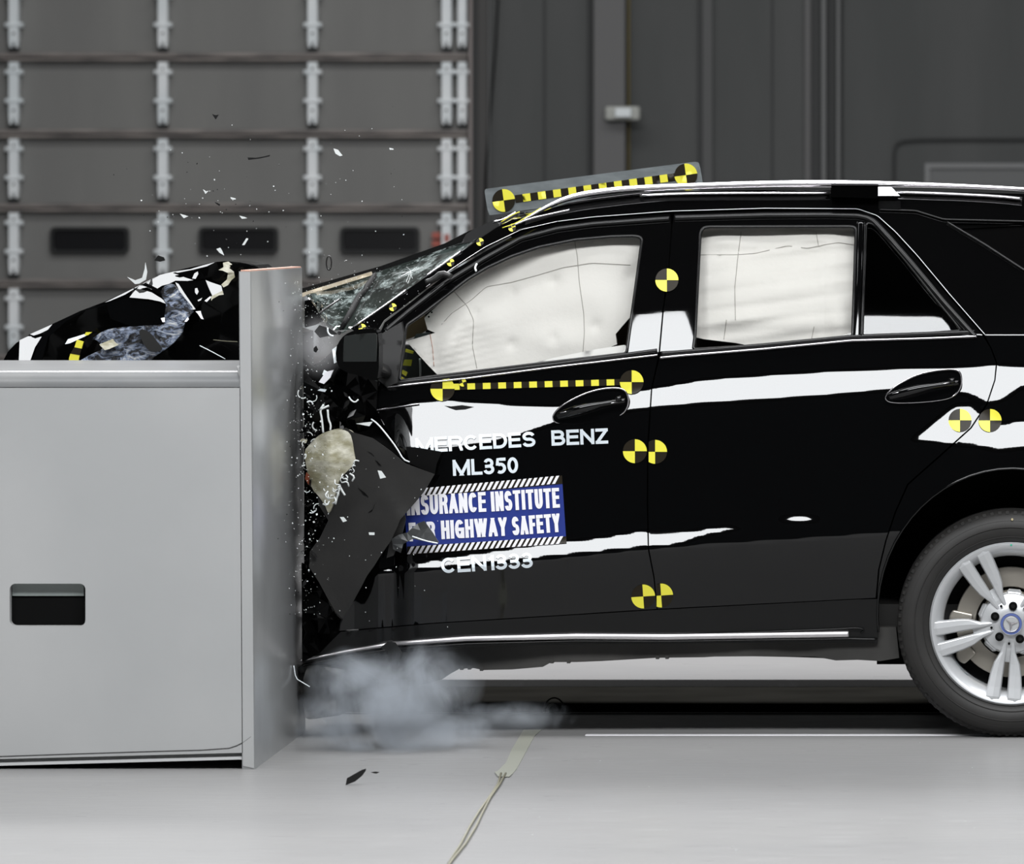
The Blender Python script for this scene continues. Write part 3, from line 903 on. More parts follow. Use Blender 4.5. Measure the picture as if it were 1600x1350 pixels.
# ------------------------------------------------------------------ stickers
def sector(cx, cy, r, a0, a1, n=8):
    out = [(cx, cy)]
    for k in range(n + 1):
        a = math.radians(a0 + (a1 - a0) * k / n); out.append((cx + r * math.cos(a), cy - r * math.sin(a)))
    return out


def clip_x(poly, xmin=None, xmax=None):
    def cl(poly, f, inter):
        out = []
        for i in range(len(poly)):
            a = poly[i - 1]; b = poly[i]
            if f(b):
                if not f(a): out.append(inter(a, b))
                out.append(b)
            elif f(a): out.append(inter(a, b))
        return out
    for lim, sgn in ((xmin, 1), (xmax, -1)):
        if lim is None: continue
        poly = cl(poly, lambda p: sgn * (p[0] - lim) >= 0, lambda a, b: (lim, a[1] + (b[1] - a[1]) * (lim - a[0]) / (b[0] - a[0])))
        if len(poly) < 3: return None
    return poly


def target(cx, cy, r, rot, Yf, parent, off=-0.0025, xmin=None, xmax=None, name='target_sticker', step=7):
    """round yellow and black quadrant target"""
    full = [(cx + r * math.cos(math.radians(a)), cy - r * math.sin(math.radians(a))) for a in range(0, 360, 15)]
    full = clip_x(full, xmin, xmax)
    b = panel(name, full, Yf, M['tblack'], parent, step=step, thick=0.001, off=off, nf=Ns if Yf is Ys else None)
    for q in (0, 180):
        s = sector(cx, cy, r, q + rot, q + rot + 90)
        s = clip_x(s, xmin, xmax)
        if s: 
            if Yf is Ys and b.parent is not None and b.parent.parent is not None and False: pass
            y_ = panel('yellow_quadrant', s, Yf, M['yellow'], b.parent if b.parent and b.parent.parent else b, step=step, thick=0.001, off=off - 0.0012, nf=Ns if Yf is Ys else None)
    return b


def strip(x0, y0, x1, y1, hgt, n, Yf, parent, off=-0.0025, start=0, name='scale_strip'):
    L = math.hypot(x1 - x0, y1 - y0); ux, uy = (x1 - x0) / L, (y1 - y0) / L; nx, ny = -uy, ux
    q = lambda t, sgn: (x0 + ux * L * t + nx * sgn * hgt / 2, y0 + uy * L * t + ny * sgn * hgt / 2)
    b = panel(name, [q(0, -1), q(1, -1), q(1, 1), q(0, 1)], Yf, M['tblack'], parent, step=8, thick=0.001, off=off, nf=Ns if Yf is Ys else None)
    for i in range(start, n, 2):
        panel('yellow_square', [q(i / n, -1), q((i + 1) / n, -1), q((i + 1) / n, 1), q(i / n, 1)], Yf, M['yellow'], b if (b.parent is None or b.parent.parent is None) else b.parent, step=8, thick=0.001,
              off=off - 0.001, nf=Ns if Yf is Ys else None)
    return b


strip(706, 604.5, 972, 597, 9.5, 22, Ys, frd, start=0)
target(691.5, 607.5, 19, 0, Ys, frd, off=-0.0045)
target(723, 598, 6, 20, Ys, frd, off=-0.0065, step=5)
target(987, 597, 18.5, 0, Ys, frd, off=-0.0045)
target(992, 705, 18.7, 0, Ys, frd)
target(1023.6, 706, 18.7, 0, Ys, rrd, xmin=1013.5)
target(1005, 932, 18.7, 4, Ys, frd)
target(1033, 930.5, 18.7, 4, Ys, rrd, xmin=1026)
target(1500, 656.7, 18, 0, Ys, rrd)
target(1547, 657, 18, 0, Ys, shl)
target(1042, 437.6, 18, 0, Ys, frd, off=-0.004)
for (x, y) in [(800, 355.7), (750, 378), (704, 410), (613.8, 480), (566, 512)]:
    target(x, y, 6, 15, Ys, shl, step=5)


# ------------------------------------------------------------------ lettering
def arc(cx, cy, rx, ry, a0, a1, n=14):
    return [(cx + rx * math.cos(math.radians(a0 + (a1 - a0) * i / n)), cy + ry * math.sin(math.radians(a0 + (a1 - a0) * i / n))) for i in range(n + 1)]


# letter strokes inside a unit box (centre lines), with the width of each letter
GL = {
    'M': (1.2, [[(0, 0), (0, 1)], [(1, 0), (1, 1)], [(0, 1), (.5, 0)], [(.5, 0), (1, 1)]]),
    'E': (.84, [[(0, 0), (0, 1)], [(0, 0), (1, 0)], [(0, .53), (.92, .53)], [(0, 1), (1, 1)]]),
    'F': (.78, [[(0, 0), (0, 1)], [(0, .5), (.86, .5)], [(0, 1), (1, 1)]]),
    'L': (.76, [[(0, 0), (0, 1)], [(0, 0), (1, 0)]]),
    'R': (.94, [[(0, 0), (0, 1)], [(0, 1), (.6, 1)] + arc(.6, .76, .4, .24, 90, -90) + [(0, .52)], [(.55, .52), (.86, .42), (.92, .2), (1, 0)]]),
    'C': (.95, [arc(.5, .5, .5, .5, 38, 322, 22)]),
    'G': (1.0, [arc(.5, .5, .5, .5, 40, 315, 22) + [(1, .2)], [(1, 0), (1, .47)], [(1, .47), (.55, .47)]]),
    'D': (.94, [[(0, 0), (0, 1)], [(0, 1), (.45, 1)] + arc(.45, .5, .55, .5, 90, -90, 16) + [(0, 0)]]),
    'O': (1.0, [arc(.5, .5, .5, .5, 0, 360, 26)]),
    '0': (.74, [arc(.5, .5, .5, .5, 0, 360, 26)]),
    'S': (.88, [arc(.5, .745, .46, .255, 12, 270, 14)[:-1] + arc(.5, .245, .5, .265, 90, -168, 16)]),
    'B': (.92, [[(0, 0), (0, 1)], [(0, 1), (.55, 1)] + arc(.55, .76, .36, .24, 90, -90) + [(0, .52)], [(0, .52), (.6, .52)] + arc(.6, .26, .4, .26, 90, -90) + [(0, 0)]]),
    'N': (.94, [[(0, 0), (0, 1)], [(1, 0), (1, 1)], [(0, 1), (1, 0)]]),
    'H': (.92, [[(0, 0), (0, 1)], [(1, 0), (1, 1)], [(0, .53), (1, .53)]]),
    'Z': (.84, [[(0, 1), (1, 1)], [(1, 1), (0, 0)], [(0, 0), (1, 0)]]),
    '3': (.74, [arc(.48, .75, .44, .25, 165, -90, 14)[:-1] + [(.48, .51)], [(.48, .51)] + arc(.48, .26, .52, .26, 90, -168, 16)]),
    '5': (.74, [[(.96, 1), (.12, 1), (.05, .52)], arc(.45, .31, .53, .31, 122, -128, 18)]),
    '1': (.42, [[(1, 0), (1, 1)], [(1, .93), (0, .74)]]),
    'I': (0, [[(.5, 0), (.5, 1)]]),
    'U': (.92, [[(0, 1), (0, .35)] + arc(.5, .35, .5, .35, 180, 360, 14) + [(1, 1)]]),
    'A': (1.0, [[(0, 0), (.5, 1)], [(.5, 1), (1, 0)], [(.2, .27), (.8, .27)]]),
    'T': (.88, [[(0, 1), (1, 1)], [(.5, 0), (.5, 1)]]),
    'Y': (.94, [[(0, 1), (.5, .45)], [(1, 1), (.5, .45)], [(.5, .45), (.5, 0)]]),
    'W': (1.4, [[(0, 1), (.25, 0)], [(.25, 0), (.5, 1)], [(.5, 1), (.75, 0)], [(.75, 0), (1, 1)]]),
}


def clip_box(poly, x0, x1, y0, y1):
    for ax, lim, sg in ((0, x0, 1), (0, x1, -1), (1, y0, 1), (1, y1, -1)):
        out = []
        for i in range(len(poly)):
            a = poly[i - 1]; b = poly[i]
            ia = sg * (a[ax] - lim) >= -1e-6; ib = sg * (b[ax] - lim) >= -1e-6
            if ia != ib:
                t = (lim - a[ax]) / (b[ax] - a[ax]); out.append((a[0] + (b[0] - a[0]) * t, a[1] + (b[1] - a[1]) * t))
            if ib: out.append(b)
        poly = out
        if len(poly) < 3: return None
    return poly


def letters(name, word, pa, pb, cap, mt, parent, wt=4.8, off=-0.003, gap=2.0):
    """bold sans letters; the baseline runs from pa to pb (picture points), cap height and stroke in px"""
    ang = math.atan2(pb[1] - pa[1], pb[0] - pa[0]); L = math.hypot(pb[0] - pa[0], pb[1] - pa[1])
    nI = sum(1 for c in word if c == 'I')
    tot = sum(GL[c][0] for c in word)
    k_ = (L - gap * (len(word) - 1) - nI * wt) / tot
    x = 0.0; verts, faces = [], []
    for c in word:
        wd = GL[c][0] * k_ if c != 'I' else wt
        iw = max(0.0, wd - wt)
        for si_, st_ in enumerate(GL[c][1]):
            P_ = [(x + wt / 2 + p[0] * iw if c != 'I' else x + wt / 2, wt / 2 + p[1] * (cap - wt)) for p in st_]
            closed = len(P_) > 20 and math.hypot(P_[0][0] - P_[-1][0], P_[0][1] - P_[-1][1]) < .01
            if not closed:
                for e0, e1 in ((0, 1), (-1, -2)):
                    ax_ = abs(st_[e0][0] - st_[e1][0]) < .01 or abs(st_[e0][1] - st_[e1][1]) < .01
                    ux_, uy_ = st_[e0]
                    vert_ = abs(st_[e0][1] - st_[e1][1]) > .01
                    if len(P_) > 4 and not ax_: continue
                    if vert_ and uy_ not in (0, 1): continue
                    dx, dy = P_[e0][0] - P_[e1][0], P_[e0][1] - P_[e1][1]; l_ = math.hypot(dx, dy)
                    ex = wt * .5 if (abs(dx) < .01 or abs(dy) < .01) else wt * 1.2
                    P_[e0] = (P_[e0][0] + dx / l_ * ex, P_[e0][1] + dy / l_ * ex)
            P_ = resample(P_, 6, False)
            n = len(P_); Ls, Rs = [], []
            for i in range(n):
                a = P_[(i - 1) % (n - 1)] if closed else P_[max(0, i - 1)]
                b = P_[(i + 1) % (n - 1)] if closed else P_[min(n - 1, i + 1)]
                if closed and i == n - 1: a, b = P_[n - 2], P_[1]
                if closed and i == 0: a, b = P_[n - 2], P_[1]
                dx, dy = b[0] - a[0], b[1] - a[1]; l_ = math.hypot(dx, dy) or 1
                nx_, ny_ = -dy / l_ * wt / 2, dx / l_ * wt / 2
                Ls.append((P_[i][0] + nx_, P_[i][1] + ny_)); Rs.append((P_[i][0] - nx_, P_[i][1] - ny_))
            for i in range(n - 1):
                q = clip_box([Ls[i], Ls[i + 1], Rs[i + 1], Rs[i]], x, x + wd, 0, cap)
                if not q: continue
                b0 = len(verts)
                for (u, v_) in q:
                    px = pa[0] + u * math.cos(ang) + v_ * math.sin(ang); py = pa[1] + u * math.sin(ang) - v_ * math.cos(ang)
                    verts.append(W(px, py, Ys(px, py) + off - .0003 * si_ - .0001 * (i % 2)))
                faces.append(tuple(range(b0, b0 + len(q)))[::-1])
        x += wd + gap
    return mesh(name, verts, faces, mt, parent)


letters('lettering', 'MERCEDES', (650, 708), (837, 697.5), 23.5, M['white'], frd)
letters('lettering', 'BENZ', (862, 696.5), (950.5, 693), 24, M['white'], frd)
letters('lettering', 'ML350', (708, 743.6), (810, 739), 25, M['white'], frd)
letters('lettering', 'CEN1333', (690, 896), (833, 887), 24, M['white'], frd)
# blue sticker
st = panel('blue_sticker', [(631, 766), (878, 743), (885, 849), (636, 867)], Ys, M['blue'], frd, step=6, thick=0.001, off=-0.002, nf=Ns)
def stripes(xa, ya, xb, yb, hgt, n, nm):
    bm = bmesh.new()
    L = math.hypot(xb - xa, yb - ya); ux, uy = (xb - xa) / L, (yb - ya) / L; nx, ny = uy, -ux
    def P(t, v, o=-0.0042):
        x = xa + ux * L * t + nx * hgt * v; y = ya + uy * L * t + ny * hgt * v
        return W(x, y, Ys(x, y) + o)
    for i in range(n):
        t0 = i / n; w_ = 0.56 / n; sh = 1.05 * hgt / L * 0.62
        for k in range(1):
            q = [P(t0, 0), P(t0 + w_, 0), P(t0 + w_ + sh, 1), P(t0 + sh, 1)]
            q2 = [p + Vector((0, .001, 0)) for p in q]
            v = [bm.verts.new(p) for p in q]; v2 = [bm.verts.new(p) for p in q2]
            bm.faces.new(v)
            for k2 in range(4): bm.faces.new((v[k2], v[(k2 + 1) % 4], v2[(k2 + 1) % 4], v2[k2]))
    return bm_obj(nm, bm, M['ltext'], frd)
panel('stripe_ground', [(631, 766), (878, 743), (879, 756), (631, 779)], Ys, M['tblack'], frd, step=6, thick=0.0008, off=-0.003, nf=Ns)
panel('stripe_ground', [(636, 854), (885, 838), (885, 849), (636, 867)], Ys, M['tblack'], frd, step=6, thick=0.0008, off=-0.003, nf=Ns)
stripes(632, 777.5, 871, 755.5, 12, 28, 'sticker_stripes')
stripes(636, 866, 877, 849.5, 11.5, 28, 'sticker_stripes')
letters('sticker_lettering', 'INSURANCE', (636, 805.5), (760, 799.5), 31, M['ltext'], frd, wt=5.4, off=-0.0045, gap=1.6)
letters('sticker_lettering', 'INSTITUTE', (768, 799.3), (875, 793), 31, M['ltext'], frd, wt=5.4, off=-0.0045, gap=1.6)
letters('sticker_lettering', 'FOR', (640, 846), (681, 843.5), 29, M['ltext'], frd, wt=5.4, off=-0.0045, gap=1.6)
letters('sticker_lettering', 'HIGHWAY', (690, 842.5), (793, 837), 29, M['ltext'], frd, wt=5.4, off=-0.0045, gap=1.6)
letters('sticker_lettering', 'SAFETY', (801, 836.5), (876, 831), 29, M['ltext'], frd, wt=5.4, off=-0.0045, gap=1.6)

# ------------------------------------------------------------------ rocker, chrome sill strip, underbody
rk_out = [(466, 1043), (500, 1018), (520, 1000), (532, 987.5), (671, 975), (900, 961), (1026, 953), (1340, 936.5), (1373.5, 936), (1371.5, 1005), (1200, 1004), (1043, 1006), (940, 1006), (729, 1011), (613, 1021), (520, 1040), (470, 1052)]
rk = panel('rocker_panel', rk_out, lambda x, y: Ys(x, y) - 0.006, M['satin'], car, step=7, thick=0.06)
trim('sill_chrome', [(469, 1032, 4), (540, 1018, 6), (613, 1006, 7), (729, 998, 8), (900, 994.4, 9.5), (1043, 995.3, 9.5), (1326, 991, 9.5)], 8, M['sill'], rk, off=-0.018, depth=0.008)
trim('sill_lower_edge', [(472, 1040), (540, 1026), (613, 1014), (729, 1006), (900, 1001.5), (1043, 1002), (1326, 998), (1368, 999)], 4, M['satin'], rk, off=-0.014, depth=0.008)
trim('sill_recess_edge', [(1060, 992), (1200, 987), (1300, 983), (1340, 981), (1352, 984), (1345, 989)], 2.5, M['satin'], rk, off=-0.012, depth=0.006)
random.seed(4)
ub = [(480, 1010), (900, 985), (1400, 980), (1405, 1028), (1375, 1033), (1340, 1031), (1306, 1032), (1290, 1029), (1273, 1026), (1180, 1025.5), (1116, 1026), (1100, 1027), (1024, 1028), (940, 1033), (900, 1034.5), (862, 1034.6), (848, 1042), (800, 1046),
      (755, 1047), (740, 1044), (718, 1045), (705, 1052), (690, 1062), (640, 1075), (600, 1090), (560, 1105), (530, 1118), (500, 1122), (478, 1110), (466, 1060)]
panel('underbody', ub, lambda x, y: 0.06 + 0.0 * x, M['under'], car, step=20, thick=0.5)
for x in (721, 733, 752, 862, 888, 1027, 1042):
    bm = bmesh.new()
    yy = interp(x, [(x_, y_) for x_, y_ in ub if y_ > 1015 and x_ > 600])
    boxpx(bm, x - 2.5, x + 2.5, yy - 4, yy + 2.0, 0.055, 0.10); bm_obj('underbody_clip', bm, M['under'], car)
barpx('exhaust_pipe', [(1150, 1016, 0.5), (1260, 1018, 0.5), (1330, 1022, 0.5), (1420, 1020, .5)], 18, M['under'], car)
# closed cabin: floor, far side, bulkhead
bm = bmesh.new()
x0 = W(560, 0, 0.1).x; x1 = W(1990, 0, 0.1).x
box_bm(bm, (x0, 0.12, 0.34), (x1, 1.74, 0.42))
bm_obj('cabin_floor', bm, M['interior'], car)
far = [(x, y) for x, y in shell if True][:26] + [(1990, 1005), (560, 1000), (560, 640), (590, 520)]
V2, T = cdt(far, [], 30)
vs = []
for x, y in V2:
    p = W(x, y, Ys(x, y)); vs.append(Vector((p.x, 1.9 - p.y, p.z)))
mesh('far_body_side', vs, T, M['paint'], car, smooth=True)
# roof: lofted from the near cant rail over to the far one
edge = [(x, y) for x, y in shell if 745 <= x <= 1985 and y < 380]
edge = resample(edge, 25, False)
vs, fs = [], []
NC = 14
for (x, y) in edge:
    p = W(x, y, Ys(x, y)); q = Vector((p.x, 1.9 - p.y, p.z))
    for kx in range(NC + 1):
        t = kx / NC
        v = p.lerp(q, t); hump = 4 * t * (1 - t)
        v.z += 0.028 * hump; v.x -= 0.0 * hump
        zmax = EYE + (CY - 290) * (D + v.y) / F
        vs.append(v)
for i in range(len(edge) - 1):
    for kx in range(NC):
        a_ = i * (NC + 1) + kx; fs.append((a_, a_ + 1, a_ + NC + 2, a_ + NC + 1))
mesh('roof', vs, fs, M['paint'], car, smooth=True)
# tailgate closes the rear between the two body sides
edge = resample([(1950, 335), (1990, 360), (2020, 440), (2045, 560), (2055, 720), (2055, 930), (1990, 1010)], 30, False)
vs, fs = [], []
for (x, y) in edge:
    p = W(x, y, Ys(x, y)); q = Vector((p.x, 1.9 - p.y, p.z))
    for kx in range(NC + 1):
        t = kx / NC; v = p.lerp(q, t); v.x += 0.12 * (4 * t * (1 - t)) ** .6; vs.append(v)
for i in range(len(edge) - 1):
    for kx in range(NC):
        a_ = i * (NC + 1) + kx; fs.append((a_, a_ + 1, a_ + NC + 2, a_ + NC + 1))
mesh('tailgate', vs, fs, M['paint'], car, smooth=True)

# roof rail
rail_top = [(812, 343), (826, 334), (857, 314.6), (899, 300.5), (955, 292), (1011, 288.4), (1068, 286.4), (1195, 282), (1330, 281), (1465, 284.3), (1600, 291), (1750, 303), (1850, 316)]
rail_bot = [(826, 343), (842.6, 336), (870, 322), (900, 311), (955, 303), (1011, 299), (1068, 296), (1195, 293), (1296, 292.5), (1400, 292.5), (1566, 297), (1740, 311), (1850, 322)]
pts = []
for (xa, ya), (xb, yb) in zip(rail_top, rail_bot):
    pts.append(((xa + xb) / 2, (ya + yb) / 2, 0.33, max(5, abs(yb - ya) * .98)))
rr = barpx('roof_rail', pts, 10, M['chrome'], car, depth=0.018, smooth=2, seg=16)
barpx('roof_rail_foot', onbody([(1000, 306), (1060, 303), (1150, 302), (1296, 302)], -.012), 4.5, M['chrome'], rr, depth=0.012)
barpx('roof_rail_foot', onbody([(1401, 300.5), (1480, 303), (1560, 307), (1597, 311)], -.012), 6.0, M['chrome'], rr, depth=0.012)
panel('rail_bracket', [(1298, 292), (1372, 292), (1372, 310), (1298, 308)], lambda x, y: 0.265, M['wreck'], rr, step=20, thick=0.06, flat=True)
panel('rail_wedge', [(1372, 292), (1392.5, 292), (1406, 306), (1371, 306)], lambda x, y: 0.266 + (306 - y) * .0007, M['alloy'], rr, step=20, thick=0.03, flat=True)
barpx('rail_front_trim', [(800, 353, .30), (826, 342, .30), (870, 332, .30), (890, 328, .30)], 3, M['chrome'], rr)
# roof front edge pieces beside the windscreen
panel('windscreen_header', [(728, 366), (740, 358), (766, 346), (800, 334), (822, 331), (842, 331), (820, 342), (790, 356), (770, 360), (745, 376), (720, 381)], lambda x, y: 0.55 + (381 - y) * .001, M['satin'], car, step=8, thick=0.04)
barpx('header_highlight', [(770, 347, .52), (788, 343, .52), (806, 332, .52)], 4, M['chrome'], car)
barpx('yellow_cord', [(783, 347, .50), (800, 336, .50), (812, 331, .50)], 1.8, M['yellow'], car)
barpx('yellow_cord', [(785, 356, .27), (806, 349, .27), (824, 338, .28), (845, 325, .29)], 1.5, M['yellow'], car)

# measuring plate bolted on the roof
plt = panel('measuring_plate', smooth_pts([(757, 300), (758, 295.5), (763, 294.5), (1080, 253.3), (1089, 252.7), (1093, 256), (1098, 285), (1099, 296), (980, 312), (842, 325), (770, 336), (763, 336)], 1, True),
            lambda x, y: 0.95, M['plate'], car, step=20, thick=0.006, back=True, flat=True)
YP = lambda x, y: 0.95
s_ = strip(805, 311, 1055, 276.5, 12, 21, YP, plt, start=1, off=-0.002)
def target_on_plate(cx, cy, r, rot):
    target(cx, cy, r, rot, YP, plt, off=-0.0035)
target_on_plate(787, 313.2, 17.8, 8)
target_on_plate(1071.7, 273.5, 18, 8)
panel('plate_foot', [(850, 322), (1010, 300), (1010, 318), (850, 330)], lambda x, y: 0.957, M['plate'], plt, step=40, thick=0.05, flat=True)

# ------------------------------------------------------------------ windscreen, mirror, wipers
def Yws(x, y):
    # distance from the near pillar line toward the top silhouette
    yl = interp(x, [(480, 470), (513, 512), (548, 511), (635, 452), (663, 432), (721, 391), (750, 372)])
    yt = interp(x, [(480, 455), (582, 424), (640, 405), (729, 374), (750, 366)])
    t = min(1, max(0, (yl - y) / max(4, yl - yt)))
    return float(Ys(max(x, 548), max(y, 300)) * (1 - t) + 0.95 * t) + 0.02
ws = panel('windscreen', [(478, 461), (582, 426), (640, 407), (729, 376), (748, 371), (721, 392), (663, 433), (635, 453), (592, 482), (552, 511), (535, 521), (513, 512), (500, 492)], Yws, M['crack'], car, step=7, thick=0.006)
panel('windscreen_upper_frame', [(463.5, 457), (467, 452), (595.5, 415.5), (695.5, 380), (730, 362), (745, 356), (755, 366), (729, 379), (640, 408), (583, 427.5), (580, 424), (500, 449), (469, 463)], lambda x, y: 0.93, M['satin'], car, step=9, thick=0.05, back=True)
rnd = random.Random(9)
for i in range(20):
    a = rnd.uniform(0, 2 * PI); r1 = rnd.uniform(8, 34)
    x1, y1_ = 642 + r1 * math.cos(a) * 1.3, 424 + r1 * math.sin(a) * .5 * 1.0 - r1 * math.cos(a) * .45
    if inside(np.array([[x1, y1_]]), [(560, 505), (582, 430), (725, 380), (663, 431), (635, 451)])[0]:
        barpx('glass_crack', [(642, 424, Yws(642, 424) - .01), ((642 + x1) / 2 + rnd.uniform(-2, 2), (424 + y1_) / 2 + rnd.uniform(-1, 1), Yws((642 + x1) / 2, (424 + y1_) / 2) - .01), (x1, y1_, Yws(x1, y1_) - .01)], 0.6, M['chip'], ws, seg=4)
panel('foam_strip', [(469.5, 458.5), (579, 424.8), (580.5, 430.2), (472, 464)], lambda x, y: .88, M['tan'], car, step=15, thick=0.04, back=True)
barpx('wiper_arm', [(585, 431, Yws(585, 431) - .03, 8), (573, 449, Yws(573, 449) - .04, 10), (570, 455, Yws(570, 455) - .04, 7), (562, 462, Yws(562, 462) - .04, 10), (549, 486, Yws(549, 486) - .04, 10), (538, 505, Yws(538, 505) - .04, 9), (530, 520, .2, 6)], 9, M['black'], car, depth=0.012, smooth=0)
barpx('wiper_arm', [(665, 441, .2, 8), (678, 437, .2, 10), (690, 427, .2, 12), (705, 432, .19, 8)], 9, M['rubber'], car, depth=0.012, smooth=1)
panel('dark_crumpled_corner', [(476, 470), (484, 468), (493, 480), (500, 492), (505, 502), (492, 508), (476, 512)], lambda x, y: .30, M['wreck'], car, step=10, thick=0.03, back=True)
barpx('wiper_arm', [(530, 468, .4), (505, 485, .35), (482, 507, .3)], 3.5, M['sheet'], car, smooth=0)
barpx('hood_edge_strip', [(482, 466, .5), (497, 486, .45), (512, 504, .4), (528, 514, .35)], 2.6, M['chrome'], car, smooth=0)
barpx('hood_edge_strip', [(486, 484, .45), (498, 493, .43), (503, 497, .42)], 3, M['white'], car, smooth=0)

mr = panel('side_mirror', smooth_pts([(524, 545), (533, 528), (545, 519), (564, 513.5), (586, 513), (592, 524), (592, 590), (583, 596), (566, 588), (540, 582), (526, 570)], 1, True), lambda x, y: -0.16 - 0.0006 * (x - 524), M['wreck'], car, step=8, thick=0.12, back=True)
panel('mirror_glass', smooth_pts([(537, 528), (540, 524), (586, 520), (589.5, 524), (588, 584), (584, 588), (560, 583), (540, 575), (536, 570)], 1, True), lambda x, y: -0.168 - 0.0006 * (x - 524) + 0.0008 * (y - 555), M['mirror'], mr, step=10, thick=0.008)
panel('mirror_base', [(592, 524), (627, 503), (630, 520), (620, 598), (604, 605), (591, 594)], lambda x, y: Ys(x, y) - 0.03 - (x - 592) * .0006, M['rubber'], car, step=8, thick=0.05)
barpx('mirror_arm', [(575, 568, -0.08), (590, 575, 0.0), (600, 580, 0.05)], 22, M['satin'], mr, depth=0.03)
panel('mirror_lamp', [(519, 546), (530, 538), (532, 562), (522, 568)], lambda x, y: -0.15, M['galv'], mr, step=10, thick=0.03)

# ------------------------------------------------------------------ airbags and what shows of the cabin
rs = np.random.RandomState(3)
def hills(lst):
    def f(x, y):
        return sum(a * math.exp(-(((x - cx) * math.cos(t) + (y - cy) * math.sin(t)) / sx) ** 2 - ((-(x - cx) * math.sin(t) + (y - cy) * math.cos(t)) / sy) ** 2) for cx, cy, sx, sy, t, a in lst)
    return f
H1 = hills([(830, 480, 60, 36, -.3, .075), (905, 455, 50, 50, 0, .07), (760, 500, 34, 40, -.6, .06), (720, 500, 20, 45, .5, .06), (950, 430, 40, 60, 0, .06), (875, 530, 60, 24, 0, .06),
            (800, 430, 80, 22, -.25, .05), (920, 395, 80, 16, -.05, .05), (700, 545, 22, 32, .35, .07), (957, 500, 26, 40, 0, .05), (690, 475, 26, 14, -.8, .04),
            (866, 440, 9, 9, 0, -.035), (800, 456, 8, 8, 0, -.03), (865, 528, 8, 9, 0, -.03), (800, 538, 8, 8, 0, -.03), (985, 432, 10, 12, 0, -.03), (742, 488, 8, 8, 0, -.03), (930, 510, 9, 9, 0, -.03)])
def Ybag(x, y):
    w = 0.004 * math.sin((y + 0.25 * x) * 0.55) * math.exp(-((x - 700) / 70) ** 2) * (1 if y > 500 else 0.2)
    return Ys(x, y) + 0.028 + (0.035 + 0.075 * float(sstep(385, 450, y + max(0, 760 - x) * -.5 + 0.0))) / (1 + math.exp(15 * (H1(x, y) - 0.065))) + w
bag1 = [(635, 533), (680, 520), (668, 515), (663, 497), (672, 488), (700, 462), (730, 436), (760, 415), (800, 395), (842, 381), (899, 369), (955, 364), (1006, 364), (1001, 440), (993, 490), (985, 495), (972, 510), (962, 522), (964, 538), (940, 548), (880, 560), (800, 575), (700, 590), (684, 586), (670, 572), (650, 550)]
ab = panel('front_curtain_airbag', bag1, Ybag, M['bag'], car, step=5, thick=0.03)
def thr(nm, pts, Yf, par, wd=1.1, mt=None):
    pts = smooth_pts(resample_w(pts, 12), 2)
    barpx(nm, [(x, y, Yf(x, y) - 0.001) for x, y in pts], wd, mt or M['thread'], par, smooth=0, seg=5)
thr('seam', [(690, 507), (705, 490), (735, 470), (760, 448), (800, 441), (840, 430), (880, 418), (925, 411), (985, 414)], Ybag, ab)
thr('seam', [(897, 372), (902, 400), (905, 440), (912, 490), (913, 520), (910, 560)], Ybag, ab)
thr('seam', [(710, 456), (730, 478), (740, 500), (738, 540), (745, 575)], Ybag, ab)
thr('seam', [(672, 522), (676, 545), (678, 572)], Ybag, ab, mt=mat('red_thread', (.45, .25, .2), .7))
for (x, y) in [(674.5, 488), (670, 495)]:
    panel('airbag_dot', [(x + 1.6 * math.cos(a), y + 1.6 * math.sin(a)) for a in np.arange(0, 6.2, .9)], Ybag, M['black'], ab, step=5, thick=0.001, off=-0.002)
# white strip behind the pane, painted in for a lamp reflection
panel('pane_reflection', [(806, 573), (870, 558), (930, 546), (975, 539), (979, 541), (978, 553), (870, 567)], lambda x, y: Ys(x, y) + .04, mat('reflection_white', (.85, .85, .84), .6), car, step=15, thick=0.02)
panel('seat_bolster', [(960, 524), (985, 500), (995, 480), (985, 553), (962, 556)], lambda x, y: 0.42, M['brown'], car, step=20, thick=0.1)
panel('sun_visor', [(634, 508), (662, 489), (668, 515), (655, 523), (634, 531)], lambda x, y: 0.40, M['brown'], car, step=10, thick=0.03)
panel('dash_end', [(650, 522), (668, 520), (668, 528), (645, 532)], lambda x, y: 0.38, M['plate'], car, step=10, thick=0.1)
panel('dashboard', [(600, 540), (700, 540), (720, 600), (600, 610)], lambda x, y: 0.5, M['interior'], car, step=20, thick=0.6)
for q in ([(634, 545), (646, 549), (645, 553), (633, 550)], [(632, 562), (644, 562), (642, 572), (629, 571)], [(629, 578), (637, 582), (634, 588), (627, 583)], [(626, 588), (632, 592), (629, 596), (624, 596)]):
    panel('yellow_tape', q, lambda x, y: 0.34, M['yellow'], car, step=20, thick=0.02)
barpx('steering_column', [(656, 560, .36), (657, 575, .36), (657, 590, .36)], 3.5, M['alloy'], car)
H2 = hills([(1200, 380, 90, 12, -.05, .035), (1140, 440, 40, 50, 0, .03), (1220, 450, 70, 40, -.1, .035), (1300, 420, 22, 70, 0, .03), (1150, 500, 60, 14, -.1, .03), (1250, 505, 50, 10, -.12, .025), (1310, 500, 18, 30, 0, .03), (1130, 372, 30, 10, 0, .02), (1270, 370, 40, 8, 0, .03)])
def Ybag2(x, y):
    w = 0.0035 * math.sin((y + 0.16 * x) * 0.20) + 0.0015 * math.sin((y + .12 * x) * .45)
    plate_ = 0.012 if (1100 < x < 1283 and y > 400 - 0.09 * (x - 1100)) else 0.0
    return Ys(x, y) + 0.062 - 0.7 * min(.055, H2(x, y)) + w - plate_ * .6
bag2 = [(1082, 526), (1084, 350), (1345, 345), (1342, 532), (1240, 540), (1180, 542), (1150, 536), (1100, 530)]
ab2 = panel('rear_curtain_airbag', bag2, Ybag2, M['bag'], car, step=5, thick=0.03)
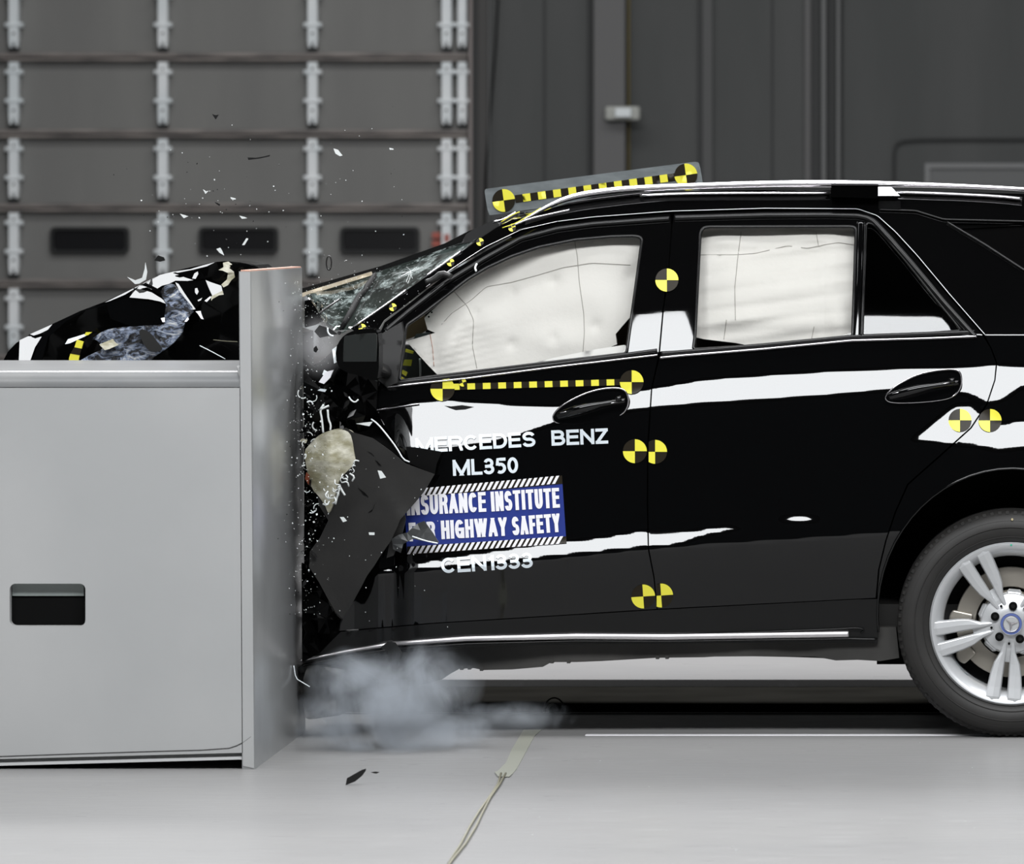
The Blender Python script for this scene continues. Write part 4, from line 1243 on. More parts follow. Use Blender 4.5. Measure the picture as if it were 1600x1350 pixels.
thr('seam', [(1093, 398), (1150, 398), (1180, 396), (1230, 384), (1262, 388), (1290, 382), (1310, 379), (1337, 383)], Ybag2, ab2)
thr('seam', [(1158, 362), (1153, 400), (1148, 450), (1149, 500)], Ybag2, ab2)
thr('seam', [(1275, 362), (1279, 385)], Ybag2, ab2)
thr('seam', [(1135, 500), (1131, 530)], Ybag2, ab2)
thr('seam', [(1272, 510), (1267, 534)], Ybag2, ab2)
panel('rear_seat', [(1070, 520), (1350, 520), (1350, 556), (1070, 556)], lambda x, y: .5, M['interior'], car, step=40, thick=0.5)

# ------------------------------------------------------------------ rear wheel
wc = W(1580, 975, 0.0)
R_T = wc.z + 0.001


def lathe(prof, n=72, close=True):
    """prof: list of (r, Y) -> verts around the wheel axis"""
    vs, fs = [], []
    m = len(prof)
    for i in range(n):
        a = 2 * PI * i / n
        for r, y in prof: vs.append(Vector((wc.x + r * math.cos(a), wc.y + y, wc.z + r * math.sin(a))))
    for i in range(n):
        j = (i + 1) % n
        for k_ in range(m - 1 if not close else m):
            k2 = (k_ + 1) % m
            fs.append((i * m + k_, i * m + k2, j * m + k2, j * m + k_))
    return vs, fs


def lobj(name, prof, mt, parent, n=72, close=True, split=0.6):
    vs, fs = lathe(prof, n, close)
    o = mesh(name, vs, fs, mt, parent, smooth=True)
    b = bmesh.new(); b.from_mesh(o.data); bmesh.ops.recalc_face_normals(b, faces=b.faces); b.to_mesh(o.data); b.free()
    o.data.polygons.foreach_set('use_smooth', [True] * len(o.data.polygons))
    o.modifiers.new('e', 'EDGE_SPLIT').split_angle = split
    return o


RR = 0.262
tyre_m = noise_tint(mat('tyre_rubber', (0.02, 0.019, 0.018), 0.6), (0.013, 0.0122, 0.0114), (0.021, 0.0195, 0.018), 5)
tyre = lobj('rear_tyre', [(RR - .004, 0.012), (RR + .006, 0.0), (RR + .03, -0.010), (RR + .055, -0.012), (R_T - .028, -0.002), (R_T - .020, 0.004), (R_T - .012, 0.012), (R_T - .003, 0.03), (R_T, 0.06), (R_T, 0.20), (R_T - .01, 0.235), (RR + .05, 0.262), (RR - .004, 0.245)], tyre_m, car, 96)
# moulded ring lines on the sidewall and shoulder blocks
for rr_ in (RR + .018, RR + .048, R_T - .036):
    pr = []
    yb_ = {0: -0.006, 1: -0.0125, 2: -0.0045}[[RR + .018, RR + .048, R_T - .036].index(rr_)]
    for k_ in range(6):
        a = 2 * PI * k_ / 6; pr.append((rr_ + 0.0016 * math.cos(a), yb_ + 0.0016 * math.sin(a)))
    lobj('sidewall_ring', pr, tyre_m, tyre, 96)
bm = bmesh.new()
for i in range(90):
    a = 2 * PI * i / 90
    m4 = Matrix.Translation(wc) @ Matrix.Rotation(-a, 4, 'Y')
    vs_ = []
    for (x_, y_, z_) in [(R_T - .014, .008, -.006), (R_T - .014, .008, .005), (R_T - .0045, .018, .005), (R_T - .0045, .018, -.006), (R_T - .014, .03, -.006), (R_T - .014, .03, .005), (R_T + .0002, .045, .005), (R_T + .0002, .045, -.006)]:
        vs_.append(bm.verts.new(m4 @ Vector((x_, y_, z_))))
    for f_ in [(0, 1, 2, 3), (3, 2, 6, 7), (0, 3, 7, 4), (1, 5, 6, 2)]: bm.faces.new([vs_[q] for q in f_])
tb = bm_obj('tread_blocks', bm, tyre_m, tyre); tb['kind'] = 'stuff'
rim = lobj('rear_wheel', [(RR, 0.004), (RR - .006, -0.004), (RR - .016, -0.002), (RR - .024, 0.006), (RR - .040, 0.022), (RR - .046, 0.05), (RR - .046, 0.22), (RR - .03, 0.24), (RR, 0.25), (RR - .004, .23), (RR - .02, .2), (RR - .02, .03)], M['alloy'], car, 96)
# the wheel's spokes
def spoke(ang, side):
    """one leg of a double spoke"""
    bm = bmesh.new()
    secs_ = [(0.030, 0.0, 0.012), (0.060, 0.0, 0.014), (0.095, 0.0, 0.020), (0.130, 0.0, 0.036), (0.165, 0.0, 0.043), (0.205, 0.0, 0.047), (0.236, 0.0, 0.050), (0.250, 0.0, 0.056)]
    rings = []
    for (r, gap, wd) in secs_:
        inner = 0.0035 + r * 0.027
        c = side * (inner + wd / 2)
        yc = 0.018 - 0.028 * (r / 0.247) ** 2 + 0.006
        if r > .24: yc += 0.004
        hw = wd / 2
        sec = [(c - hw, yc + 0.012), (c - hw * .82, yc + 0.0005), (c - hw * .3 * 0, yc - 0.002), (c + hw * .82, yc + 0.0005), (c + hw, yc + 0.012), (c + hw * .8, yc + .032), (c - hw * .8, yc + .032)]
        rings.append([bm.verts.new(Vector((r, y, t))) for t, y in sec])
    for i in range(len(rings) - 1):
        n = len(rings[0])
        for k_ in range(n):
            bm.faces.new((rings[i][k_], rings[i][(k_ + 1) % n], rings[i + 1][(k_ + 1) % n], rings[i + 1][k_]))
    bm.faces.new(rings[0]); bm.faces.new(rings[-1][::-1])
    bmesh.ops.transform(bm, matrix=Matrix.Translation(wc) @ Matrix.Rotation(-math.radians(ang), 4, 'Y'), verts=bm.verts)
    return bm_obj('spoke', bm, M['alloy'], rim, bevel=0.002)


for a in (120, 192, 264, 336, 48):
    for sgn in (-1, 1): spoke(a, sgn)
    # web that closes the gap near the hub
    bm = bmesh.new()
    rings = []
    for r, wd, y in ((0.04, 0.012, 0.022), (0.085, 0.020, 0.026), (0.125, 0.026, 0.034)):
        rings.append([bm.verts.new(Vector((r, yy, tt))) for tt, yy in ((-wd / 2, y), (wd / 2, y), (wd / 2, y + .012), (-wd / 2, y + .012))])
    for i in range(2):
        for k_ in range(4): bm.faces.new((rings[i][k_], rings[i][(k_ + 1) % 4], rings[i + 1][(k_ + 1) % 4], rings[i + 1][k_]))
    bm.faces.new(rings[0]); bm.faces.new(rings[-1][::-1])
    bmesh.ops.transform(bm, matrix=Matrix.Translation(wc) @ Matrix.Rotation(-math.radians(a), 4, 'Y'), verts=bm.verts)
    bm_obj('spoke_web', bm, M['alloy'], rim)
lobj('wheel_hub', [(0.0005, 0.014), (0.040, 0.014), (0.052, 0.018), (0.075, 0.026), (0.094, 0.034), (0.100, 0.044), (0.100, 0.06), (0.0005, 0.06)], M['alloy'], rim, 60, close=False)
# hub lobes between the spoke pairs
for a in (84, 156, 228, 300, 12):
    bm = bmesh.new(); prof = [(0.03, .020, .026), (0.075, .026, .030), (0.100, .024, .040), (0.108, .018, .052)]
    rings = [[bm.verts.new(Vector((r, yy, tt))) for tt, yy in ((-hw, y + .004), (-hw * .8, y), (hw * .8, y), (hw, y + .004), (hw, y + .02), (-hw, y + .02))] for r, hw, y in prof]
    for i in range(3):
        for k_ in range(6): bm.faces.new((rings[i][k_], rings[i][(k_ + 1) % 6], rings[i + 1][(k_ + 1) % 6], rings[i + 1][k_]))
    bm.faces.new(rings[0]); bm.faces.new(rings[-1][::-1])
    bmesh.ops.transform(bm, matrix=Matrix.Translation(wc) @ Matrix.Rotation(-math.radians(a), 4, 'Y'), verts=bm.verts)
    bm_obj('hub_lobe', bm, M['alloy'], rim)


def disc_at(x, z, r, y, depth, mt, parent, name, n=24, inner=None):
    bm = bmesh.new()
    m4 = Matrix.Translation(Vector((wc.x + x, wc.y + y, wc.z + z)))
    rad = r; rings = []
    prof = [(rad * 0.0001, 0), (rad * .86, 0), (rad, 0.0015), (rad, depth), (rad * 0.0001, depth)] if inner is None else [(inner, 0.001), (inner + .001, 0), (rad - .001, 0), (rad, .0015), (rad, depth), (inner, depth)]
    P = []
    for i in range(n):
        a = 2 * PI * i / n
        P.append([bm.verts.new(m4 @ Vector((q[0] * math.cos(a), q[1], q[0] * math.sin(a)))) for q in prof])
    for i in range(n):
        j = (i + 1) % n
        for k_ in range(len(prof) - (1 if inner is None else 0)):
            k2 = (k_ + 1) % len(prof)
            bm.faces.new((P[i][k_], P[i][k2], P[j][k2], P[j][k_]))
    return bm_obj(name, bm, mt, parent)


for a in (84, 156, 228, 300, 12):
    ra = math.radians(a)
    disc_at(0.0565 * math.cos(ra), 0.0565 * math.sin(ra), 0.0138, 0.008, 0.02, M['black'], rim, 'bolt_hole', 20)
    disc_at(0.0565 * math.cos(ra), 0.0565 * math.sin(ra), 0.0075, 0.005, 0.01, M['satin'], rim, 'lug_bolt', 6)
for a in (120, 192, 264, 336, 48):
    ra = math.radians(a)
    disc_at(0.0645 * math.cos(ra), 0.0645 * math.sin(ra), 0.004, 0.012, 0.01, M['black'], rim, 'pin_hole', 12)
disc_at(0, 0, 0.0365, 0.004, 0.02, M['bluering'], rim, 'hub_cap', 36)
disc_at(0, 0, 0.0365, 0.0025, 0.006, M['alloy'], rim, 'cap_edge', 36, inner=0.0345)
disc_at(0, 0, 0.0265, 0.0025, 0.006, M['alloy'], rim, 'cap_center', 36)
disc_at(0, 0, 0.0268, 0.0005, 0.006, M['chrome'], rim, 'cap_ring', 36, inner=0.0250)
bm = bmesh.new()
for a in (140, 14, 262):
    ra = math.radians(a); d = Vector((math.cos(ra), 0, math.sin(ra))); sd = Vector((-d.z, 0, d.x))
    c0 = wc + Vector((0, -0.001, 0))
    tip = c0 + d * 0.0245; l_ = c0 + sd * 0.0055 - d * .002; r_ = c0 - sd * 0.0055 - d * .002; cc = c0 + Vector((0, -0.0035, 0))
    v = [bm.verts.new(p) for p in (tip, l_, r_, cc)]
    bm.faces.new((v[0], v[1], v[3])); bm.faces.new((v[0], v[3], v[2]))
bm_obj('cap_star', bm, M['chrome'], rim)
# brake disc, hat, caliper, inner barrel darkness
lobj('brake_disc', [(0.112, 0.10), (0.115, 0.088), (0.176, 0.088), (0.178, 0.09), (0.178, 0.11), (0.112, 0.11)], M['disc'], rim, 60)
lobj('disc_hat', [(0.0005, 0.075), (0.100, 0.075), (0.104, 0.082), (0.104, 0.10)], M['disc'], rim, 48, close=False)
lobj('splash_shield', [(0.0005, 0.125), (0.213, 0.125), (0.213, 0.13), (0.0005, 0.13)], M['black'], rim, 48, close=False)
for (a0, a1, r0, r1) in ((168, 184, .125, .19), (208, 222, .15, .20)):
    bm = bmesh.new()
    pr = []
    n = 8
    A_ = []
    for i in range(n + 1):
        a = math.radians(a0 + (a1 - a0) * i / n); b_ = 0.01 * math.sin(PI * i / n)
        A_.append([bm.verts.new(wc + Vector((r * math.cos(a), y, r * math.sin(a)))) for r, y in ((r0, .07), (r1 + b_, .07), (r1 + b_, .11), (r0, .11))])
    for i in range(n):
        for k_ in range(4): bm.faces.new((A_[i][k_], A_[i][(k_ + 1) % 4], A_[i + 1][(k_ + 1) % 4], A_[i + 1][k_]))
    bm.faces.new(A_[0]); bm.faces.new(A_[-1][::-1])
    bm_obj('brake_caliper', bm, M['disc'], rim, bevel=.006)
bm = bmesh.new()
for a in np.linspace(209, 226, 4):
    ra = math.radians(a); ra2 = math.radians(a + 4.6)
    q = [wc + Vector((.218 * math.cos(r), y, .218 * math.sin(r))) for r, y in ((ra, .035), (ra2, .035), (ra2, .06), (ra, .06))]
    q2 = [p + (wc - p) * 0.01 for p in q]
    v = [bm.verts.new(p) for p in q2]; bm.faces.new(v)
bm_obj('balance_weight', bm, M['white'], rim)
disc_at(0.0, 0.253, 0.0035, -0.006, 0.003, mat('green_dot', (.05, .45, .28), .5), rim, 'paint_dot', 12)
disc_at(0.003, 0.335, 0.004, -0.010, 0.004, mat('yellow_mark', (.5, .42, .25), .6), tyre, 'tyre_mark', 12)
# wheel house
vs, fs = [], []
for i in range(33):
    a = math.radians(187 - i * 194 / 32)
    x, y = arch_c[0] + 211 * math.cos(a), arch_c[1] - 228 * math.sin(a)
    p = W(x, y, Ys(x, y) + 0.02); vs += [p, Vector((p.x, .45, p.z))]
for i in range(32): fs.append((2 * i, 2 * i + 1, 2 * i + 3, 2 * i + 2))
vs += [Vector((W(1370, 700, .45).x, .45, .2)), Vector((W(1830, 700, .45).x, .45, .2)), Vector((W(1830, 700, .45).x, .45, 1.0)), Vector((W(1370, 700, .45).x, .45, 1.0))]
fs.append((66, 67, 68, 69))
mesh('wheel_house', vs, fs, M['black'], car, smooth=False)
# far rear tyre
ft = tyre.copy(); COL.objects.link(ft); ft.name = 'rear_tyre'; ft.location = tyre.location + Vector((0, 1.64, 0))
bm = bmesh.new()
box_bm(bm, (wc.x - .05, .3, wc.z - .06), (wc.x + .05, 1.6, wc.z + .04)); bm_obj('rear_axle', bm, M['under'], car)

# ------------------------------------------------------------------ crushed front: fender, hood, liners
def noise_Y(base, amp, seed, sx=1.0):
    r_ = random.Random(seed); off_ = [r_.uniform(0, 6.28) for _ in range(8)]
    fr_ = [(r_.uniform(.02, .16), r_.uniform(.02, .16)) for _ in range(8)]
    cache = {}
    def f(x, y):
        k_ = (round(x, 2), round(y, 2))
        if k_ not in cache:
            v = sum(math.sin(a * x + b * y + o_) for (a, b), o_ in zip(fr_, off_)) / 3
            cache[k_] = base + amp * (v * .6 + r_.uniform(-1, 1) * .7)
        return cache[k_]
    return f


# dark crumpled mass between barrier and door
wreck = panel('crushed_fender', [(476, 585), (486, 572), (500, 566), (516, 552), (526, 540), (534, 530), (545, 560), (596, 600), (600, 660), (640, 722), (640, 760), (590, 880), (540, 985), (520, 1010), (478, 1045), (476, 1100), (475, 900), (475, 600)],
              noise_Y(0.16, 0.045, 5), M['wreck'], car, step=17, thick=0.05, flat=False, jitter=.45, seed=5)
panel('crushed_fender', [(474, 560), (480, 566), (492, 574), (510, 562), (528, 575), (590, 596), (588, 640), (600, 664), (560, 676), (500, 660), (474, 650)], noise_Y(0.02, 0.03, 11), M['wreck'], car, step=20, thick=0.03, flat=True, jitter=.45, seed=2)
panel('crushed_wheel_liner', [(471, 880), (486, 890), (498, 912), (520, 955), (533, 968), (528, 990), (500, 1020), (472, 1035)], noise_Y(-0.02, 0.04, 9), M['wreck'], car, step=16, thick=0.03, flat=True, jitter=.4, seed=3)
panel('dangling_tyre_rubber', smooth_pts([(474, 1040), (500, 1040), (560, 1050), (600, 1070), (560, 1100), (520, 1118), (485, 1125), (474, 1120)], 1, True), noise_Y(0.0, 0.02, 13), M['rubber'], car, step=14, thick=0.2, jitter=.3)
# folded dark plastic sheet (two planes meeting along a fold)
def Ysheet(x, y):
    d = (x - 551) * 0.52 - (y - 675) * 0.28
    e = (y - 715) * 0.71 - (x - 560) * 0.70
    return -0.10 + 0.0004 * abs(d) + -0.0003 * max(0.0, e) + 0.0001 * (y - 700)
shp = [(540, 668), (551, 675.5), (582, 684.5), (612, 706), (633, 724), (679, 741), (670, 756), (662, 769), (648, 786), (635.5, 800), (625, 812), (620, 825), (611, 844.5), (595.5, 866.6), (584, 885), (573, 900), (566, 914), (549, 945), (535, 967),
       (524, 956), (512, 935), (498, 909), (483, 886), (484, 862), (500, 840), (513, 813), (498, 789), (492, 740), (500, 690)]
sh = panel('splash_shield', shp, Ysheet, M['sheet'], car, step=9, thick=0.006, back=True)
for q in ([(574, 705), (581, 710), (585, 713), (580, 708)], [(586, 719), (592, 727), (596, 728), (590, 721)], [(559, 762), (570, 770), (576, 777), (568, 773)], [(575, 801), (583, 795), (586, 786), (581, 799)]):
    panel('tear', q, Ysheet, M['black'], sh, step=9, thick=0.002, off=-0.003)
panel('door_shard', [(634, 698), (655, 700), (690, 706), (682, 725), (679, 741), (660, 733), (640, 724)], lambda x, y: -0.035, M['black'], car, step=12, thick=0.01, back=True)
panel('crease_fold', [(611, 836), (618, 812), (632, 800), (634, 812), (628, 836), (615, 868), (604, 872)], lambda x, y: -0.06, M['sheet'], car, step=12, thick=0.01, back=True)
gp = panel('torn_plastic_flap', [(612, 842), (622, 836), (636, 832), (652, 818), (663, 814), (676, 832), (686, 848), (664, 846), (645, 842), (630, 850), (626, 864), (614, 858)], noise_Y(-0.08, 0.012, 21), M['flap'], car, step=12, thick=0.006, flat=True, jitter=.3, back=True)
barpx('flap_edge', [(644, 838, -.10), (664, 845, -.10), (684, 849, -.10)], 2.2, M['galv'], gp)
# beige foam block
random.seed(7)
def Yfoam(x, y):
    return -0.17 + 0.0016 * abs(x - 517) + 0.0006 * abs(y - 720) * (1 if y > 720 else .8)
fo = panel('energy_absorber_foam', smooth_pts([(475.5, 704), (484, 694), (495.5, 682), (506, 676), (518, 672), (534, 671), (547, 676), (551, 690), (553, 705), (556, 722), (546, 733), (536, 742), (529, 752), (525, 765), (522, 780), (517, 797), (513, 803), (508, 790), (498, 775), (488, 765), (482, 745), (477, 722)], 1, True),
           Yfoam, M['foam'], car, step=7, thick=0.12, back=True)
rnd = random.Random(12)
for i in range(22):
    t = i / 21
    x = 555 - 42 * t + rnd.uniform(-3, 2); y = 724 + 66 * t + rnd.uniform(-4, 4)
    a = rnd.uniform(0, 6.28); l_ = rnd.uniform(3, 9)
    barpx('torn_fibre', [(x, y, -.19), (x + l_ * math.cos(a), y + l_ * math.sin(a), -.20), (x + l_ * 1.4 * math.cos(a + .7), y + l_ * 1.4 * math.sin(a + .7), -.19)], rnd.uniform(1.2, 3), M['chip'], fo, seg=5)
for pts_ in ([(530, 757), (534, 766), (539, 774)], [(505, 676), (503, 655), (500, 640), (506, 632)], [(516, 672), (517, 664), (513, 655), (512, 640)], [(500, 640), (509, 636), (514, 634)], [(531, 762), (527, 775), (524, 788)]):
    barpx('torn_fibre', [(x, y, -.18) for x, y in pts_], 3.2, M['chip'], fo, seg=6)
for (x, y, w_, h_, c_) in ((474, 689, 12, 7, 'foam'), (480, 748, 7, 20, 'rust'), (508, 585, 9, 14, 'galv'), (503, 610, 14, 5, 'white')):
    panel('broken_trim', [(x - w_ / 2, y), (x - w_ / 5, y - h_ / 2), (x + w_ / 2, y - h_ / 4), (x + w_ / 3, y + h_ / 2)], lambda X, Y_: -0.12, M[c_], car, step=12, thick=0.01, back=True)
panel('white_bracket', [(498, 597), (509, 581), (521, 578), (516, 590), (506, 600)], lambda X, Y_: -0.13, M['ltext'], car, step=12, thick=0.01, back=True)
panel('pale_shard', [(556, 662), (572, 660), (582, 659), (577, 666)], lambda X, Y_: -0.12, M['chip'], car, step=12, thick=0.01, back=True)
barpx('fender_edge', [(580, 655, -.03), (590, 662, -.04), (605, 680, -.05), (620, 700, -.05), (630, 718, -.05), (640, 722, -.05)], 2.4, M['galv'], car)
# glossy dark splinters in the crush gap, each its own piece
rnd = random.Random(31)
for i in range(60):
    x = rnd.uniform(474, 500) if i < 46 else rnd.uniform(500, 580); y = rnd.uniform(600, 930) if i < 46 else rnd.uniform(600, 665)
    l_ = rnd.uniform(6, 22); a = rnd.uniform(0.6, 2.6)
    dx, dy = l_ * math.cos(a), l_ * math.sin(a); nx_, ny_ = -dy * .18, dx * .18
    yy = rnd.uniform(-.12, .03); tl = rnd.uniform(-.004, .004)
    panel('splinter', [(x, y), (x + dx * .5 + nx_, y + dy * .5 + ny_), (x + dx, y + dy), (x + dx * .5 - nx_, y + dy * .5 - ny_)], lambda X, Y_, yy=yy, x=x, y=y, tl=tl: yy + (X - x) * tl + (y - Y_) * abs(tl), M['wreck' if i % 3 else 'satin'], wreck, step=30, thick=0.006, flat=True, back=True)
for i in range(14):
    x = rnd.uniform(472, 498); y = rnd.uniform(600, 800)
    a = rnd.uniform(0, 6.28); r_ = rnd.uniform(3, 8); sp = rnd.uniform(1.2, 3.2)
    barpx('curled_strip', [(x + r_ * math.cos(a + sp * k_ / 5), y + r_ * math.sin(a + sp * k_ / 5), -.12) for k_ in range(6)], rnd.uniform(1.2, 2.6), M['chip'] if i % 4 else M['galv'], wreck, seg=5)

# hood and far side of the nose, standing up behind the barrier block
YH = 0.62
hood_sil = [(2, 570), (4.7, 564), (12, 550), (25, 536), (47, 522), (81, 506.6), (125, 486), (162, 472), (190, 459), (215.6, 447), (240, 435), (265.6, 425), (300, 417), (334, 409.7), (350, 408), (375, 410), (398, 414), (406, 420), (402, 500), (470, 520), (470, 600), (2, 600)]
hood = panel('hood', hood_sil, noise_Y(YH, 0.014, 41), M['wreck'], car, step=22, thick=0.35, flat=False, jitter=.3, seed=8)
def z3(pts): return [(120 + x / 5.714, 400 + y / 5.714) for x, y in pts]
def z2(pts): return [(x / 3.2, 380 + y / 3.2) for x, y in pts]
def facet(nm, pts, deg, mt, yb=YH - .06, az=0.0, parent=hood, thick=0.006, step=14):
    cx = sum(p[0] for p in pts) / len(pts); cy = sum(p[1] for p in pts) / len(pts)
    k_ = math.tan(math.radians(deg)) * s_at(yb)
    return panel(nm, pts, lambda x, y: yb + (cy - y) * k_ + (x - cx) * az * s_at(yb), mt, parent, step=step, thick=thick, flat=True, back=True)
facet('hood_fold', z3([(620, 240), (740, 170), (860, 140), (930, 165), (960, 190), (1040, 215), (990, 222), (880, 220), (820, 250), (760, 265), (720, 290)]), 18, M['paint'])
facet('hood_fold', z3([(470, 370), (500, 330), (560, 265), (620, 260), (700, 300), (740, 350), (780, 390), (800, 428), (740, 405), (640, 385)]), 18, M['paint'], YH - .08)
facet('hood_fold', z3([(880, 235), (910, 250), (960, 330), (1060, 475), (1030, 480), (960, 410), (920, 330)]), 18, M['paint'], YH - .09)
facet('hood_fold', z3([(1150, 215), (1200, 235), (1290, 265), (1300, 310), (1210, 355), (1180, 290)]), 18, M['paint'], YH - .08)
facet('hood_fold', z3([(1030, 200), (1050, 155), (1080, 138), (1085, 160), (1060, 205)]), 18, M['paint'], YH - .09)
facet('hood_fold', z3([(1055, 290), (1075, 285), (1088, 318), (1072, 347), (1055, 325)]), 18, M['paint'], YH - .09)
facet('hood_fold', z3([(1078, 395), (1120, 372), (1108, 395), (1085, 405)]), 18, M['paint'], YH - .09)
facet('hood_fold', z3([(880, 225), (1050, 225), (1140, 215), (1200, 350), (1130, 400), (1060, 470), (980, 340)]), 8, M['paint'], YH - .075)
facet('hood_fold', z3([(860, 150), (1050, 115), (1100, 130), (1150, 200), (1060, 212), (960, 185)]), 3, M['paint'], YH - .055)
facet('hood_fold', z3([(250, 415), (560, 262), (640, 225), (720, 180), (600, 240), (430, 345), (300, 400)]), 18, M['paint'], YH - .07)
facet('hood_fold', z3([(860, 140), (1010, 118), (1120, 85), (1235, 55), (1160, 92), (1040, 122), (900, 150)]), 18, M['paint'], YH - .075)
facet('hood_fold', z3([(560, 255), (600, 245), (700, 285), (790, 320), (800, 400), (740, 345), (650, 285)]), 9, M['paint'], YH - .1)
facet('hood_fold', z3([(260, 415), (470, 375), (800, 430), (770, 600), (520, 640), (300, 560)]), 2, M['paint'], YH - .075)
facet('hood_fold', z2([(98, 485), (140, 465), (208, 468), (175, 520), (150, 590), (94, 590)]), 18, M['paint'], YH - .05)
facet('hood_fold', z2([(150, 455), (262, 405), (245, 430), (200, 452), (168, 462)]), 18, M['paint'], YH - .05)
facet('hood_fold', z2([(325, 505), (340, 480), (420, 455), (455, 450), (420, 468), (350, 500)]), 20, M['white'], YH - .07)
facet('fender_arc', z2([(262, 405), (400, 340), (540, 300), (640, 320), (700, 370), (620, 330), (540, 308), (430, 335), (330, 390), (240, 470), (210, 585), (160, 590), (200, 480)]), 9, M['paint'], YH - .06)
scr = panel('scraped_fender', smooth_pts(z3([(10, 945), (120, 880), (240, 830), (205, 800), (215, 785), (170, 745), (130, 745), (200, 690), (260, 660), (350, 640), (560, 625), (700, 620), (790, 608), (780, 560), (790, 480), (800, 420), (740, 330), (770, 275), (850, 240), (900, 300), (960, 380), (1050, 480), (985, 560), (945, 640), (940, 690), (850, 790), (770, 850), (700, 890), (650, 945)]), 1, True),
            noise_Y(YH - .12, 0.012, 51), M['scraped'], hood, step=9, thick=0.02, jitter=.35)
panel('liner_patch', smooth_pts(z3([(550, 670), (590, 650), (660, 690), (720, 770), (770, 830), (720, 860), (640, 850), (580, 760)]), 1, True), lambda x, y: YH - .15, M['rubber'], hood, step=12, thick=0.01)
for pts_ in ([(1305, 60), (1350, 50), (1385, 75), (1360, 110), (1400, 140), (1345, 150), (1300, 130), (1265, 125), (1310, 100)], [(1350, 150), (1400, 140), (1410, 190), (1380, 215), (1350, 260), (1310, 280), (1290, 255), (1340, 210)],
             [(1060, 495), (1105, 490), (1110, 515), (1130, 565), (1110, 560), (1080, 515)], [(960, 585), (990, 545), (1000, 565), (980, 588)], [(750, 555), (785, 548), (785, 590), (765, 590)],
             [(1200, 360), (1300, 310), (1310, 345), (1270, 350), (1210, 385), (1200, 400)], [(1140, 400), (1190, 360), (1200, 370), (1160, 410)], [(200, 790), (320, 740), (335, 765), (370, 795), (290, 830), (250, 840)]):
    facet('torn_edge', z3(pts_), 18, M['foam'] if pts_[0][0] > 1290 or pts_[0][0] in (1200, 200) else M['ltext'], YH - .14)
facet('torn_edge', z3([(1360, 85), (1420, 65), (1520, 70), (1600, 90), (1600, 100), (1480, 95), (1400, 110)]), 0, M['paint'], YH - .15)
for q in ([(345, 590), (345, 575), (352, 552), (398, 560), (392, 590)], [(372, 520), (385, 482), (418, 492), (408, 527)], [(420, 462), (430, 445), (460, 445), (440, 460)]):
    facet('yellow_tape', z2(q), 2, M['yellow'], YH - .10)
facet('dark_tape', z2([(352, 552), (372, 518), (408, 527), (398, 560)]), 2, M['tblack'], YH - .10)
barpx('loose_wire', [(312, 540, YH - .1), (330, 549, YH - .1), (352, 561, YH - .1)], 1.5, M['galv'], hood)
barpx('loose_wire', [(333, 531, YH - .1), (350, 533, YH - .1), (371, 534, YH - .1)], 1.2, M['cable'], hood)
barpx('loose_wire', [(459, 1040, -.1), (462, 1060, -.1), (472, 1066, -.1), (484, 1073, -.1)], 1.6, M['galv'], wreck)

# ------------------------------------------------------------------ cable and tape on the floor
def onfloor(px, py, lift=0.0):
    dep_ = (EYE - lift) * F / (py - CY)
    return W(px, py, dep_ - D)
cpts = [onfloor(x, y, .006) for x, y in [(785, 1208), (778, 1225), (765, 1246), (752, 1268), (738, 1292), (722, 1318), (705, 1342), (690, 1365), (660, 1400)]]
cb = None
for k_, dx in enumerate((-0.004, 0.006)):
    P = []
    for i, p in enumerate(cpts):
        P.append(p + Vector((dx + 0.004 * math.sin(i * 1.3 + k_ * 2), 0, 0)))
    v, f = tube_mesh(P, [(.003, .003)] * len(P), 8)
    oo = mesh('floor_cable' if cb is None else 'second_strand', v, f, M['cable'], cb, smooth=True)
    if cb is None:
        cb = oo; tag(cb, 'thin olive twin cable running across the grey floor toward the camera', 'cable')
tp = [onfloor(x, y, .002) for x, y in [(775, 1207), (800, 1210), (808, 1200), (835, 1150), (846, 1140), (818, 1140), (800, 1170), (790, 1192)]]
bm = bmesh.new()
v = [bm.verts.new(p) for p in tp]; v2 = [bm.verts.new(p - Vector((0, 0, .0015))) for p in tp]
bm.faces.new(v); bm.faces.new(v2[::-1])
for i in range(len(tp)): bm.faces.new((v[i], v[(i + 1) % len(tp)], v2[(i + 1) % len(tp)], v2[i]))
tpo = bm_obj('floor_tape', bm, M['tape']); tag(tpo, 'strip of clear yellowish tape holding the cable end to the floor', 'tape')
bm = bmesh.new()
tq = [onfloor(x, y, .004) for x, y in [(773, 1206), (783, 1203), (800, 1209), (796, 1213), (778, 1213)]]
v = [bm.verts.new(p) for p in tq]; bm.faces.new(v); v2 = [bm.verts.new(p - Vector((0, 0, .002))) for p in tq]
for i in range(5): bm.faces.new((v[i], v[(i + 1) % 5], v2[(i + 1) % 5], v2[i]))
bm_obj('tape_end', bm, M['tape'], tpo)

o = barpx('wire_loop', [(866 + 17 * math.cos(a), 1113 - 23 * math.sin(a), 1.2 + .02 * math.sin(a)) for a in np.linspace(0, PI, 9)], 2.5, M['sheet'], None, seg=8)
tag(o, 'small dark wire loop standing in the floor track under the car', 'wire')
barpx('inner_loop', [(864 + 9 * math.cos(a), 1113 - 13 * math.sin(a), 1.2) for a in np.linspace(0, PI, 7)], 3, M['under'], o, seg=6)

